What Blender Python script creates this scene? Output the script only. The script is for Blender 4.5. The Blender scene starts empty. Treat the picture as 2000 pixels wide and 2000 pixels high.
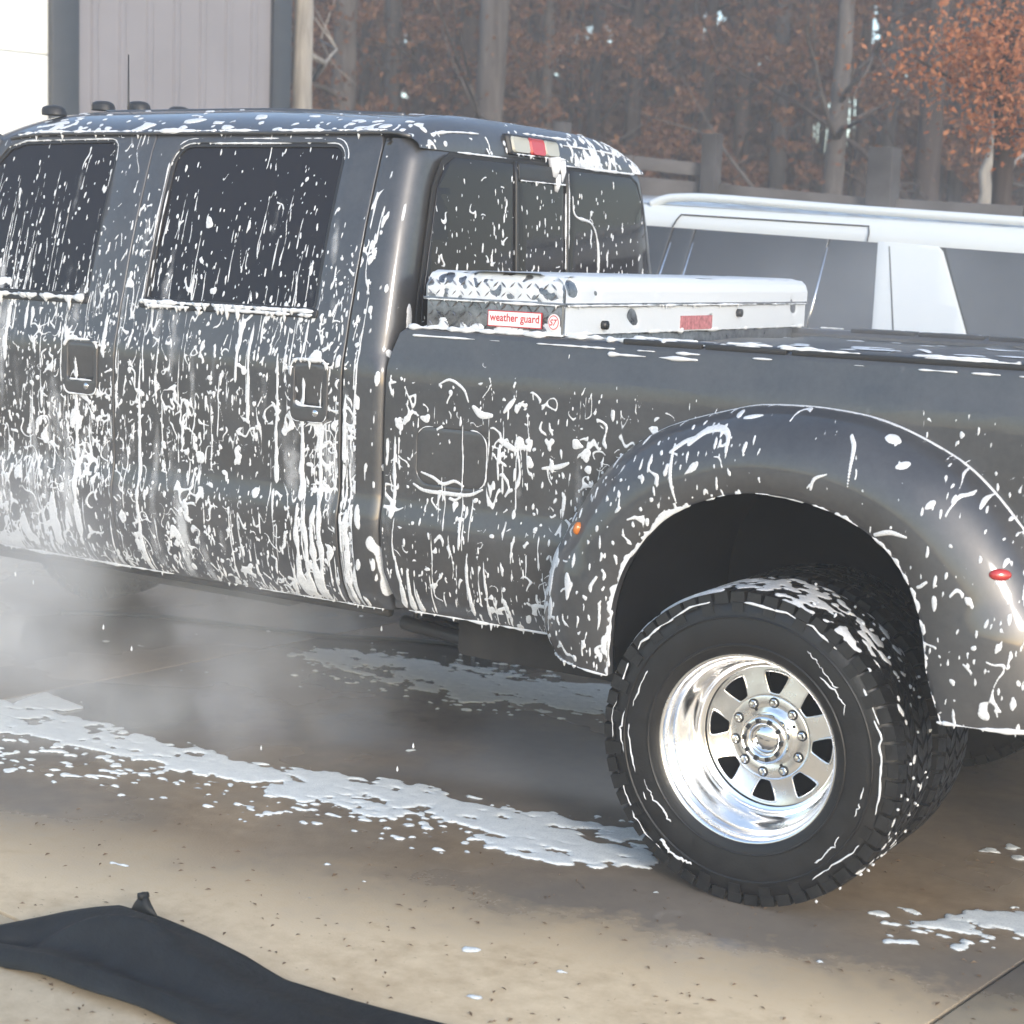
import bpy, bmesh, math, random
import numpy as np
from mathutils import Vector, Matrix
R = math.radians
scene = bpy.context.scene
COL = scene.collection

# ------------------------------------------------------------------ camera
CAM = np.array([1.9956, -4.5325, 1.7727])
YAW, PITCH, ROLL, FPX = R(31.6415), R(8.35), R(2.154), 3433.86      # focal length in photo pixels (2000 wide)
def _axes(yaw, pitch, roll):
    f = np.array([-math.sin(yaw)*math.cos(pitch), math.cos(yaw)*math.cos(pitch), -math.sin(pitch)])
    r = np.array([math.cos(yaw), math.sin(yaw), 0.]); u = np.cross(r, f)
    return math.cos(roll)*r+math.sin(roll)*u, -math.sin(roll)*r+math.cos(roll)*u, f
CR, CU, CF = _axes(YAW, PITCH, ROLL)
cd = bpy.data.cameras.new('camera'); cam = bpy.data.objects.new('camera', cd); COL.objects.link(cam)
cd.sensor_fit = 'HORIZONTAL'; cd.sensor_width = 36; cd.lens = 36*FPX/2000; cd.clip_start = .05; cd.clip_end = 2000
cd.dof.use_dof = True; cd.dof.focus_distance = 5.5; cd.dof.aperture_fstop = 4.0
m = Matrix.Identity(4)
for i in range(3):
    m[i][0] = CR[i]; m[i][1] = CU[i]; m[i][2] = -CF[i]; m[i][3] = CAM[i]
cam.matrix_world = m
scene.camera = cam

# ------------------------------------------------------------------ sky, sun, exposure
SUN_EL, SUN_AZ = R(20), R(131)        # azimuth from +Y towards +X
w = bpy.data.worlds.new('World'); scene.world = w; w.use_nodes = True
nt = w.node_tree; bg = nt.nodes['Background']
sky = nt.nodes.new('ShaderNodeTexSky'); sky.sky_type = 'NISHITA'; sky.sun_disc = False
sky.sun_elevation = SUN_EL; sky.sun_rotation = SUN_AZ; sky.air_density = 1.0; sky.dust_density = 1.0; sky.ozone_density = 1.0
nt.links.new(sky.outputs[0], bg.inputs[0]); bg.inputs[1].default_value = .15
sd = bpy.data.lights.new('sun', 'SUN'); sun = bpy.data.objects.new('sun', sd); COL.objects.link(sun)
sd.energy = .85; sd.angle = R(10); sd.color = (1.0, .97, .93)
sdir = Vector((math.sin(SUN_AZ)*math.cos(SUN_EL), math.cos(SUN_AZ)*math.cos(SUN_EL), math.sin(SUN_EL)))
sun.rotation_euler = sdir.to_track_quat('Z', 'Y').to_euler(); sun.location = (8, -3, 6)
vs = scene.view_settings; vs.view_transform = 'Standard'; vs.look = 'None'; vs.gamma = 1; vs.exposure = 1.36
vs.use_curve_mapping = False
scene.cycles.max_bounces = 8; scene.cycles.volume_bounces = 3; scene.cycles.volume_step_rate = 2; scene.cycles.volume_max_steps = 128

# ------------------------------------------------------------------ photo pixel -> direction / point on a known surface
def ray(u, v): return CF+CR*(u-1000)/FPX-CU*(v-1000)/FPX
def alongv(u, v, d): return CAM+(CF+CR*((u-1000)/FPX)[:, None]-CU*((v-1000)/FPX)[:, None])*d[:, None]
def hy(u, v, y): d = ray(u, v); return CAM+d*((y-CAM[1])/d[1])
def hx(u, v, x): d = ray(u, v); return CAM+d*((x-CAM[0])/d[0])
def hz(u, v, z=0.): d = ray(u, v); return CAM+d*((z-CAM[2])/d[2])
def along(u, v, d): return CAM+ray(u, v)*d

# ------------------------------------------------------------------ materials
MATS = {}
class NB:
    def __init__(s, name):
        s.m = bpy.data.materials.new(name); s.m.use_nodes = True; s.t = s.m.node_tree; s.n = s.t.nodes; s.l = s.t.links
        s.p = s.n['Principled BSDF']; s.out = s.n['Material Output']; MATS[name] = s.m
    def set(s, **k):
        for a, b in k.items():
            s.p.inputs[a.replace('_', ' ')].default_value = b
        return s
    def node(s, ty, ins={}, **attr):
        n = s.n.new('ShaderNode'+ty)
        for a, b in attr.items(): setattr(n, a, b)
        for a, b in ins.items():
            if hasattr(b, 'node') : s.l.new(b, n.inputs[a])
            else: n.inputs[a].default_value = b
        return n
    def pos(s): return s.node('NewGeometry').outputs['Position']
    def noise(s, scale, detail=4, rough=.55, vec=None, dist=0.):
        n = s.node('TexNoise', {'Scale': scale, 'Detail': detail, 'Roughness': rough, 'Distortion': dist})
        s.l.new(vec if vec else s.pos(), n.inputs['Vector']); return n.outputs['Fac']
    def ramp(s, fac, stops):
        n = s.node('ValToRGB'); s.l.new(fac, n.inputs[0]); e = n.color_ramp.elements
        while len(e) < len(stops): e.new(.5)
        for i, (p, c) in enumerate(stops):
            e[i].position = p; e[i].color = (c, c, c, 1) if isinstance(c, (int, float)) else (*c, 1)
        return n.outputs[0]
    def mix(s, fac, a, b):
        n = s.node('Mix', data_type='RGBA')
        for i, x in ((0, fac), (6, a), (7, b)):
            if hasattr(x, 'node'): s.l.new(x, n.inputs[i])
            elif i == 0: n.inputs[0].default_value = x
            else: n.inputs[i].default_value = (*x, 1)
        return n.outputs[2]
    def math(s, op, a, b=0., c=None, clamp=False):
        n = s.node('Math', operation=op, use_clamp=clamp)
        for i, x in enumerate((a, b, c)):
            if x is None: continue
            if hasattr(x, 'node'): s.l.new(x, n.inputs[i])
            else: n.inputs[i].default_value = x
        return n.outputs[0]
    def to(s, sock, name): s.l.new(sock, s.p.inputs[name]); return s
    def bump(s, h, strength=.3, dist=.01):
        n = s.node('Bump', {'Strength': strength, 'Distance': dist}); s.l.new(h, n.inputs['Height']); s.l.new(n.outputs[0], s.p.inputs['Normal']); return s

def simple(name, col, rough=.5, metal=0., var=.0, vscale=8., bump=0., bscale=60., **k):
    b = NB(name); b.set(Roughness=rough, Metallic=metal, **k)
    if var:
        f = b.noise(vscale); lo = tuple(c*(1-var) for c in col); hi = tuple(min(1, c*(1+var)) for c in col)
        b.to(b.ramp(f, [(.3, lo), (.7, hi)]), 'Base Color')
    else: b.p.inputs['Base Color'].default_value = (*col, 1)
    if bump: b.bump(b.noise(bscale), bump, .004)
    return b

b = NB('truck_paint')                                  # charcoal metallic under a thin uneven film of soapy water
b.set(Metallic=.6, Coat_Weight=.9, Coat_Roughness=.085, Coat_IOR=1.45)
film = b.noise(5., 6, .6); fine = b.noise(42., 5, .7)
b.to(b.ramp(b.math('ADD', b.math('MULTIPLY', film, .6), b.math('MULTIPLY', fine, .4)), [(.3, (.070, .070, .074)), (.7, (.108, .108, .113))]), 'Base Color')
b.to(b.ramp(film, [(.3, .38), (.7, .54)]), 'Roughness'); b.bump(b.noise(160., 3), .06, .002)
b = simple('foam', (.68, .70, .725), .55, var=.05, vscale=30., bump=.25, bscale=220.)
b.set(Subsurface_Weight=.25, Subsurface_Radius=(.004, .004, .004), Specular_IOR_Level=.35)
for nm_, lo_, kb in (('foam_film', .70, 1.), ('foam_ground', .80, 1.22)):  # ground foam colour raised and warmed to offset the truck's shade
    b = NB(nm_); b.set(Roughness=.55, Specular_IOR_Level=.35); at = b.node('Attribute', attribute_name='thick').outputs['Fac']
    b.to(b.ramp(b.noise(30.), [(.3, (.60*kb, .62*kb, .645*kb**.7)), (.7, (.70*kb, .715*kb, .735*kb**.7))]), 'Base Color'); mr = b.node('MapRange', {1: .03, 2: .42}, interpolation_type='SMOOTHSTEP'); b.l.new(at, mr.inputs[0])
    bub = b.ramp(b.noise(150., 4, .7), [(.30, lo_), (.50, 1.)]); b.to(b.math('MULTIPLY', mr.outputs[0], bub), 'Alpha'); b.bump(b.noise(260., 3), .35, .003)
b = NB('foam_thin'); b.set(Roughness=.45, Base_Color=(.60, .63, .66, 1)); b.bump(b.noise(90.), .2, .004)
b = NB('tinted_glass'); b.set(Base_Color=(.014, .0135, .017, 1), Roughness=.04, IOR=1.5, Specular_IOR_Level=.3); 
f = b.noise(25., 6, .7); b.to(b.ramp(f, [(.35, .03), (.75, .16)]), 'Roughness')
simple('black_trim', (.022, .022, .024), .45, bump=.1, bscale=200.)
simple('seam_rubber', (.012, .012, .013), .7)
simple('underbody', (.018, .017, .016), .8, var=.4, vscale=10., bump=.3)
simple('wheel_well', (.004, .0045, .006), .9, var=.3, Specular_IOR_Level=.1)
b = NB('tyre_rubber'); f = b.noise(30., 6, .7)
b.to(b.ramp(f, [(.3, (.003, .003, .0035)), (.7, (.009, .009, .010))]), 'Base Color'); b.to(b.ramp(f, [(.3, .32), (.7, .62)]), 'Roughness'); b.bump(b.noise(140.), .25, .003)
b = NB('polished_aluminium'); b.set(Metallic=1., Base_Color=(.92, .925, .93, 1)); f = b.noise(18., 5, .6)
b.to(b.ramp(f, [(.35, .16), (.75, .34)]), 'Roughness'); b.bump(b.noise(9., 2), .08, .01)
simple('dark_steel', (.05, .05, .052), .45, .7)
simple('chrome', (.80, .81, .82), .12, 1.)
b = NB('diamond_plate'); b.set(Metallic=.85); f = b.noise(22., 6, .7)
b.to(b.ramp(f, [(.35, (.13, .135, .15)), (.7, (.40, .41, .43))]), 'Base Color'); b.to(b.ramp(f, [(.3, .22), (.7, .5)]), 'Roughness')
simple('vinyl', (.035, .036, .038), .38, var=.3, vscale=6., bump=.2, bscale=90.)
simple('lens_clear', (.40, .39, .33), .2, Coat_Weight=.5)
simple('lens_red', (.45, .035, .035), .18, Coat_Weight=.6)
simple('lens_amber', (.50, .15, .02), .18, Coat_Weight=.6)
simple('sticker_white', (.82, .74, .75), .4)
simple('sticker_pink', (.42, .16, .17), .5, var=.4, vscale=60.)
simple('sticker_red', (.50, .035, .045), .4)
simple('bed_liner', (.075, .077, .082), .5, var=.35, vscale=14., bump=.3, bscale=120.)
b = simple('white_paint', (.64, .68, .70), .28, Coat_Weight=.8, Coat_Roughness=.05)
simple('van_glass', (.045, .049, .056), .08, var=.35, vscale=1.1)  # grey, uneven base colour stands in for sky reflections in the panes
simple('rubber_mat', (.009, .011, .013), .58, Specular_IOR_Level=.3, var=.4, vscale=9., bump=1., bscale=26.)
simple('hose_rubber', (.012, .02, .026), .35)
simple('timber_grey', (.105, .098, .098), .85, var=.35, vscale=3., bump=.4, bscale=30.)
simple('post_dark', (.065, .063, .066), .85, var=.35, vscale=4., bump=.4, bscale=30.)
simple('siding', (.205, .20, .222), .5, var=.05, vscale=2.)
simple('building_trim', (.026, .034, .046), .45, var=.1)
simple('garage_white', (.82, .83, .80), .45)
simple('roof_metal', (.09, .1, .12), .5)
def bark(name, c1, c2):
    b = NB(name); b.set(Roughness=.9)
    mp = b.node('Mapping', {'Scale': (9., 9., 1.3)}); b.l.new(b.pos(), mp.inputs[0])
    f = b.noise(1., 7, .65, mp.outputs[0], .8); b.to(b.ramp(f, [(.32, c1), (.68, c2)]), 'Base Color'); b.bump(f, .6, .02)
bark('bark_grey', (.045, .038, .036), (.125, .112, .106)); bark('bark_brown', (.022, .016, .014), (.062, .047, .043)); bark('bark_pale', (.16, .15, .14), (.42, .39, .35))
def leafm(name, cs):
    b = NB(name); b.set(Roughness=.7)
    oi = b.noise(3.2, 2); ge = b.node('NewGeometry').outputs['Random Per Island']
    b.to(b.ramp(b.math('ADD', b.math('MULTIPLY', ge, .75), b.math('MULTIPLY', oi, .25)), [(i/(len(cs)-1), c) for i, c in enumerate(cs)]), 'Base Color')
    b.p.inputs['Transmission Weight'].default_value = 0.
    tr = b.node('BsdfTranslucent'); b.l.new(b.p.inputs['Base Color'].links[0].from_socket, tr.inputs['Color'])
    mx = b.node('MixShader', {0: .35}); b.l.new(b.p.outputs[0], mx.inputs[1]); b.l.new(tr.outputs[0], mx.inputs[2]); b.l.new(mx.outputs[0], b.out.inputs[0])
leafm('leaf_brown', [(.07, .030, .018), (.155, .068, .039), (.20, .10, .05), (.11, .054, .037)])
leafm('leaf_far', [(.10, .044, .028), (.195, .088, .050), (.24, .13, .066), (.14, .072, .050)])
leafm('leaf_orange', [(.20, .065, .03), (.40, .14, .055), (.50, .21, .095), (.30, .11, .05)])
leafm('leaf_litter', [(.10, .065, .04), (.20, .13, .08), (.26, .18, .11)])

# concrete: dry beige towards the viewer, wet and darker round the truck, standing water under it
b = NB('concrete'); pos = b.pos(); sx = b.node('SeparateXYZ'); b.l.new(pos, sx.inputs[0])
n1 = b.noise(1.6, 6, .6); n2 = b.noise(14., 6, .65); n3 = b.noise(120., 4, .6)
wl = b.math('SUBTRACT', sx.outputs[1], b.math('MULTIPLY_ADD', sx.outputs[0], .20, -.62))
wl = b.math('ADD', wl, b.math('MULTIPLY_ADD', n1, .9, -.45)); wl = b.math('ADD', wl, b.math('MULTIPLY_ADD', n2, .5, -.25))
wet = b.math('MULTIPLY_ADD', wl, 2.1, .5, True)
dry = b.ramp(b.math('ADD', b.math('MULTIPLY', n1, .55), b.math('MULTIPLY', n2, .45)), [(.36, (.455, .345, .215)), (.5, (.575, .455, .30)), (.64, (.68, .55, .375))])
wc = b.ramp(b.math('ADD', b.math('MULTIPLY', n1, .6), b.math('MULTIPLY', n2, .4)), [(.36, (.185, .130, .080)), (.5, (.265, .192, .12)), (.64, (.345, .255, .165))])
pud = b.math('MULTIPLY', b.ramp(b.noise(.9, 4, .5), [(.36, 0.), (.58, 1.)]), wet)
wc = b.mix(b.math('MULTIPLY', pud, .75), wc, (.145, .134, .122)); c = b.mix(wet, dry, wc)
mp = b.node('Mapping', {'Scale': (1., 1.6, 1.)}); b.l.new(pos, mp.inputs[0])
sp = b.noise(38., 3, .5, mp.outputs[0]); spk = b.ramp(sp, [(.27, 1.), (.31, 0.)])
c = b.mix(b.math('MULTIPLY', spk, .55), c, (.16, .12, .085)); b.to(c, 'Base Color')
rg = b.math('SUBTRACT', .75, b.math('MULTIPLY', wet, .33)); b.to(b.math('SUBTRACT', rg, b.math('MULTIPLY', pud, .30)), 'Roughness')
bn = b.node('Bump', {'Strength': .25, 'Distance': .006}); b.l.new(b.math('MULTIPLY', b.math('ADD', n2, n3), b.math('SUBTRACT', 1., b.math('MULTIPLY', pud, .9))), bn.inputs['Height']); b.l.new(bn.outputs[0], b.p.inputs['Normal'])
simple('joint_dirt', (.05, .042, .035), .9)
b = NB('leafy_ground'); f = b.noise(2.5, 8, .7); b.to(b.ramp(f, [(.3, (.10, .075, .05)), (.7, (.24, .17, .115))]), 'Base Color'); b.set(Roughness=.95); b.bump(f, .6, .1)

# ------------------------------------------------------------------ mesh helpers
def link(name, me, mat=None, parent=None, smooth=True, label=None, cat=None, group=None, kind=None):
    o = bpy.data.objects.new(name, me); COL.objects.link(o)
    if mat: me.materials.clear(); me.materials.append(MATS[mat])
    if parent:
        o.parent = parent; o.matrix_parent_inverse = PINV.get(parent.name, Matrix.Identity(4))
    if smooth is True: me.polygons.foreach_set('use_smooth', [True]*len(me.polygons))
    tag(o, label, cat, group, kind); return o
PINV = {}
def tag(o, label=None, cat=None, group=None, kind=None):
    for k, v in (('label', label), ('category', cat), ('group', group), ('kind', kind)):
        if v: o[k] = v
    return o
def empty(name, loc, label=None, cat=None, group=None, parent=None):
    o = bpy.data.objects.new(name, None); COL.objects.link(o); o.location = loc; o.empty_display_size = .2
    if parent: o.parent = parent; o.matrix_parent_inverse = PINV[parent.name]
    PINV[o.name] = Matrix.Translation(loc).inverted(); return tag(o, label, cat, group)
def mesh(name, V, F, mat=None, parent=None, smooth=True, **k):
    me = bpy.data.meshes.new(name); V = np.asarray(V, float).reshape(-1, 3)
    if isinstance(F, np.ndarray) and F.ndim == 2:
        n, q = F.shape; me.vertices.add(len(V)); me.vertices.foreach_set('co', V.ravel())
        me.loops.add(n*q); me.loops.foreach_set('vertex_index', F.ravel().astype(np.int32))
        me.polygons.add(n); me.polygons.foreach_set('loop_start', np.arange(0, n*q, q, dtype=np.int32))
        me.update(calc_edges=True); me.validate()
    else: me.from_pydata(V.tolist(), [], [list(map(int, f)) for f in F])
    return link(name, me, mat, parent, smooth, **k)
class MB:
    def __init__(s): s.V = []; s.F = []
    def add(s, V, F): o = len(s.V); s.V += [tuple(map(float, v)) for v in V]; s.F += [[i+o for i in f] for f in F]; return s
    def box(s, a, b_, M=None):
        x0, y0, z0 = a; x1, y1, z1 = b_
        V = [(x, y, z) for x in (x0, x1) for y in (y0, y1) for z in (z0, z1)]
        if M is not None: V = [tuple(M @ Vector(v)) for v in V]
        return s.add(V, [(0, 1, 3, 2), (4, 6, 7, 5), (0, 4, 5, 1), (2, 3, 7, 6), (0, 2, 6, 4), (1, 5, 7, 3)])
    def tube(s, pts, rad, n=10, cap=True):
        pts = [np.asarray(p, float) for p in pts]; rad = [rad]*len(pts) if np.isscalar(rad) else rad
        V = []; up = np.array([.137, .31, .94])
        for i, p in enumerate(pts):
            d = pts[min(i+1, len(pts)-1)]-pts[max(i-1, 0)]; d = d/(np.linalg.norm(d)+1e-9)
            a = np.cross(d, up); a /= np.linalg.norm(a)+1e-9; c = np.cross(d, a)
            for k in range(n):
                t = 2*math.pi*k/n; V.append(p+rad[i]*(math.cos(t)*a+math.sin(t)*c))
        F = [(i*n+k, i*n+(k+1) % n, (i+1)*n+(k+1) % n, (i+1)*n+k) for i in range(len(pts)-1) for k in range(n)]
        if cap: F += [tuple(range(n))[::-1], tuple((len(pts)-1)*n+k for k in range(n))]
        return s.add(V, F)
    def lathe_y(s, prof, c, n=64, close=False, zmin=None):     # prof: (radius, y); axis along y through c=(x, z)
        V = []
        for k in range(n):
            t = 2*math.pi*k/n
            for r, y in prof:
                z = c[1]+r*math.sin(t); V.append((c[0]+r*math.cos(t), y, z if zmin is None else max(z, zmin)))
        q = len(prof); F = []
        for k in range(n):
            for i in range(q if close else q-1):
                j = (i+1) % q; F.append((k*q+i, k*q+j, ((k+1) % n)*q+j, ((k+1) % n)*q+i))
        return s.add(V, F)
    def build(s, name, mat, parent=None, smooth=False, bevel=0., **k):
        o = mesh(name, s.V, s.F, mat, parent, smooth, **k)
        if bevel:
            bm = bmesh.new(); bm.from_mesh(o.data); bmesh.ops.remove_doubles(bm, verts=bm.verts, dist=1e-6)
            bmesh.ops.recalc_face_normals(bm, faces=bm.faces)
            ed = [e for e in bm.edges if len(e.link_faces) == 2 and e.calc_face_angle(0) > .6]
            bmesh.ops.bevel(bm, geom=ed, offset=bevel, segments=2, affect='EDGES', profile=.6, clamp_overlap=True)
            for f in bm.faces: f.smooth = True
            bm.to_mesh(o.data); bm.free(); sharp(o)
        return o
def sharp(o, ang=40):
    me = o.data; bm = bmesh.new(); bm.from_mesh(me)
    for e in bm.edges:
        if len(e.link_faces) == 2 and e.calc_face_angle(0) > R(ang): e.smooth = False
    for f in bm.faces: f.smooth = True
    bm.to_mesh(me); bm.free(); return o
def rrect(x0, x1, z0, z1, r, n=6, rs=None):
    rs = rs or (r, r, r, r); P = []          # corners: (x0,z0) (x1,z0) (x1,z1) (x0,z1)
    for (cx, cz, a0, rr) in ((x0+rs[0], z0+rs[0], 180, rs[0]), (x1-rs[1], z0+rs[1], 270, rs[1]), (x1-rs[2], z1-rs[2], 0, rs[2]), (x0+rs[3], z1-rs[3], 90, rs[3])):
        for k in range(n+1):
            a = R(a0+90*k/n); P.append((cx+rr*math.cos(a), cz+rr*math.sin(a)))
    return P
def smooth_poly(pts, n=8, closed=False):
    pts = np.asarray(pts, float); P = []
    N = len(pts); rng = range(N if closed else N-1)
    for i in rng:
        p0, p1, p2, p3 = (pts[(i-1) % N] if closed or i > 0 else 2*pts[0]-pts[1]), pts[i], pts[(i+1) % N], (pts[(i+2) % N] if closed or i+2 < N else 2*pts[-1]-pts[-2])
        for k in range(n):
            t = k/n; P.append(.5*((2*p1)+(-p0+p2)*t+(2*p0-5*p1+4*p2-p3)*t*t+(-p0+3*p1-3*p2+p3)*t**3))
    if not closed: P.append(pts[-1])
    return np.array(P)
def panel(name, outer, holes, yf, mat, parent, off=0., edge=.016, zstep=.025, xstep=.12, flip=False, roll=.003, **kw):
    """sheet with outline (x,z) and holes, bent to y = yf(x,z)+off, its borders rolled and turned in."""
    bm = bmesh.new(); es = []
    for loop in [outer]+list(holes):
        vs_ = [bm.verts.new((p[0], 0, p[1])) for p in loop]
        es += [bm.edges.new((vs_[i], vs_[(i+1) % len(vs_)])) for i in range(len(vs_))]
    bmesh.ops.triangle_fill(bm, edges=es, use_beauty=True, use_dissolve=False, normal=(0, -1, 0))
    a = np.array(outer); x0, z0 = a.min(0); x1, z1 = a.max(0)
    for ax, lo, hi, st in ((2, z0, z1, zstep), (0, x0, x1, xstep)):
        for c in np.arange(lo+st*.5, hi, st):
            co = [0, 0, 0]; no = [0, 0, 0]; co[ax] = c; no[ax] = 1
            bmesh.ops.bisect_plane(bm, geom=bm.verts[:]+bm.edges[:]+bm.faces[:], plane_co=co, plane_no=no, dist=1e-5)
    bm.normal_update()
    for f in bm.faces:
        if f.normal.y > 0: f.normal_flip()
    if edge:
        out = {}
        be = [e for e in bm.edges if e.is_boundary]
        for e in be:
            f = e.link_faces[0]; d = (e.verts[1].co-e.verts[0].co); n = Vector((d.z, 0, -d.x)).normalized()
            if (f.calc_center_median()-e.verts[0].co).dot(n) > 0: n = -n
            for v in e.verts: out.setdefault(v, Vector()); out[v] += n
        prev = be; src = {v: (v, n.normalized()) for v, n in out.items()}
        for (o_, dy) in ((roll*.7, roll*.35), (roll, roll*1.1), (roll, edge)):
            g = bmesh.ops.extrude_edge_only(bm, edges=prev)['geom']
            nv = [x for x in g if isinstance(x, bmesh.types.BMVert)]; ne = [x for x in g if isinstance(x, bmesh.types.BMEdge)]
            # match new verts to sources by position
            key = {tuple(round(c, 6) for c in v.co): (v0, n) for v, (v0, n) in src.items()}
            src2 = {}
            for v in nv:
                v0, n = key[tuple(round(c, 6) for c in v.co)]; src2[v] = (v0, n)
            base = {v: v0.co.copy() for v, (v0, n) in src2.items()}
            for v, (v0, n) in src2.items(): v.co = base[v]+n*o_+Vector((0, dy, 0))
            src = src2; prev = ne
    bm.verts.ensure_lookup_table()
    xs = np.array([v.co.x for v in bm.verts]); zs = np.array([v.co.z for v in bm.verts]); yy = yf(xs, zs)+off
    for v, y in zip(bm.verts, yy): v.co.y += float(y)
    bmesh.ops.recalc_face_normals(bm, faces=bm.faces)
    s = sum(f.normal.y*f.calc_area() for f in bm.faces)
    if s > 0: bmesh.ops.reverse_faces(bm, faces=bm.faces)
    me = bpy.data.meshes.new(name); bm.to_mesh(me); bm.free()
    o = link(name, me, mat, parent, True, **kw); return o
def grid(name, P, mat, parent, flip=False, closeu=False, **kw):
    """P: (n,m,3) array of points"""
    n, m_ = P.shape[:2]; I = np.arange(n*m_).reshape(n, m_)
    if closeu: I = np.vstack([I, I[:1]])
    F = np.stack([I[:-1, :-1], I[1:, :-1], I[1:, 1:], I[:-1, 1:]], -1).reshape(-1, 4)
    if flip: F = F[:, ::-1]
    return mesh(name, P.reshape(-1, 3), np.ascontiguousarray(F), mat, parent, **kw)
def mirror(o, parent, yc=.98, name=None):
    me = o.data.copy(); n = len(me.vertices); co = np.empty(n*3); me.vertices.foreach_get('co', co); co = co.reshape(-1, 3)
    co[:, 1] = 2*yc-co[:, 1]; me.vertices.foreach_set('co', co.ravel()); me.flip_normals(); me.update()
    m0 = me.materials[0] if me.materials else None
    c = bpy.data.objects.new(name or o.name.split('.')[0], me); COL.objects.link(c)
    c.parent = parent; c.matrix_parent_inverse = PINV.get(parent.name, Matrix.Identity(4))
    return c

# ------------------------------------------------------------------ noise fields and foam relief
def gnoise(shape, s0, s1, seed):
    rng = np.random.default_rng(seed); a = rng.standard_normal(shape)
    k0 = np.fft.fftfreq(shape[0])[:, None]; k1 = np.fft.rfftfreq(shape[1])[None, :]
    f = np.exp(-2*math.pi**2*((k0*s0)**2+(k1*s1)**2)); r = np.fft.irfft2(np.fft.rfft2(a)*f, s=shape); return (r-r.mean())/r.std()
def blur(a, s):
    k0 = np.fft.fftfreq(a.shape[0])[:, None]; k1 = np.fft.rfftfreq(a.shape[1])[None, :]
    return np.fft.irfft2(np.fft.rfft2(a)*np.exp(-2*math.pi**2*((k0*s)**2+(k1*s)**2)), s=a.shape)
def inpoly(X, Y, P):
    P = np.asarray(P, float)[:, :2]; r = np.zeros(X.shape, bool); j = len(P)-1
    for i in range(len(P)):
        xi, yi = P[i]; xj, yj = P[j]
        c = ((yi > Y) != (yj > Y)) & (X < (xj-xi)*(Y-yi)/(yj-yi+1e-12)+xi); r ^= c; j = i
    return r
def sstep(a, lo, hi): t = np.clip((a-lo)/(hi-lo), 0, 1); return t*t*(3-2*t)
def bilerp(F, x0, z0, d, X, Z):
    i = np.clip((X-x0)/d, 0, F.shape[1]-1.001); j = np.clip((Z-z0)/d, 0, F.shape[0]-1.001)
    i0 = i.astype(int); j0 = j.astype(int); a = i-i0; c = j-j0
    return F[j0, i0]*(1-a)*(1-c)+F[j0, i0+1]*a*(1-c)+F[j0+1, i0]*(1-a)*c+F[j0+1, i0+1]*a*c
def relief(name, D, P, N, parent, hmax=.0045, mat='foam_film', ok=None, low=-.0022, **kw):
    """D: signed distance (m, >0 inside foam) on the grid P (n,m,3) with outward normals N; the rim dips under the surface."""
    H = np.where(D > 0, hmax*(1-np.exp(-np.maximum(D, 0)/(hmax*.7))), np.maximum(D*.9, low)); n, m_ = D.shape
    pos_ = D > 0; cell = pos_[:-1, :-1] | pos_[1:, :-1] | pos_[1:, 1:] | pos_[:-1, 1:]
    if ok is not None: cell &= ok[:-1, :-1] & ok[1:, :-1] & ok[1:, 1:] & ok[:-1, 1:]
    I = np.arange(n*m_).reshape(n, m_); F = np.stack([I[:-1, :-1], I[:-1, 1:], I[1:, 1:], I[1:, :-1]], -1)[cell]
    if not len(F): return None
    V = (P+N*H[..., None]).reshape(-1, 3); used, inv = np.unique(F.ravel(), return_inverse=True)
    o = mesh(name, V[used], inv.reshape(-1, 4), mat, parent, kind='stuff', **kw)
    at = o.data.attributes.new('thick', 'FLOAT', 'POINT'); at.data.foreach_set('value', np.clip(H/hmax, 0, 1).ravel()[used].astype(np.float32)); return o
def gnormals(P, out):
    a = np.gradient(P, axis=0); c = np.gradient(P, axis=1); n = np.cross(a, c); n /= np.linalg.norm(n, axis=-1, keepdims=True)+1e-12
    return np.where((n@np.asarray(out, float))[..., None] < 0, -n, n)
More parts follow.
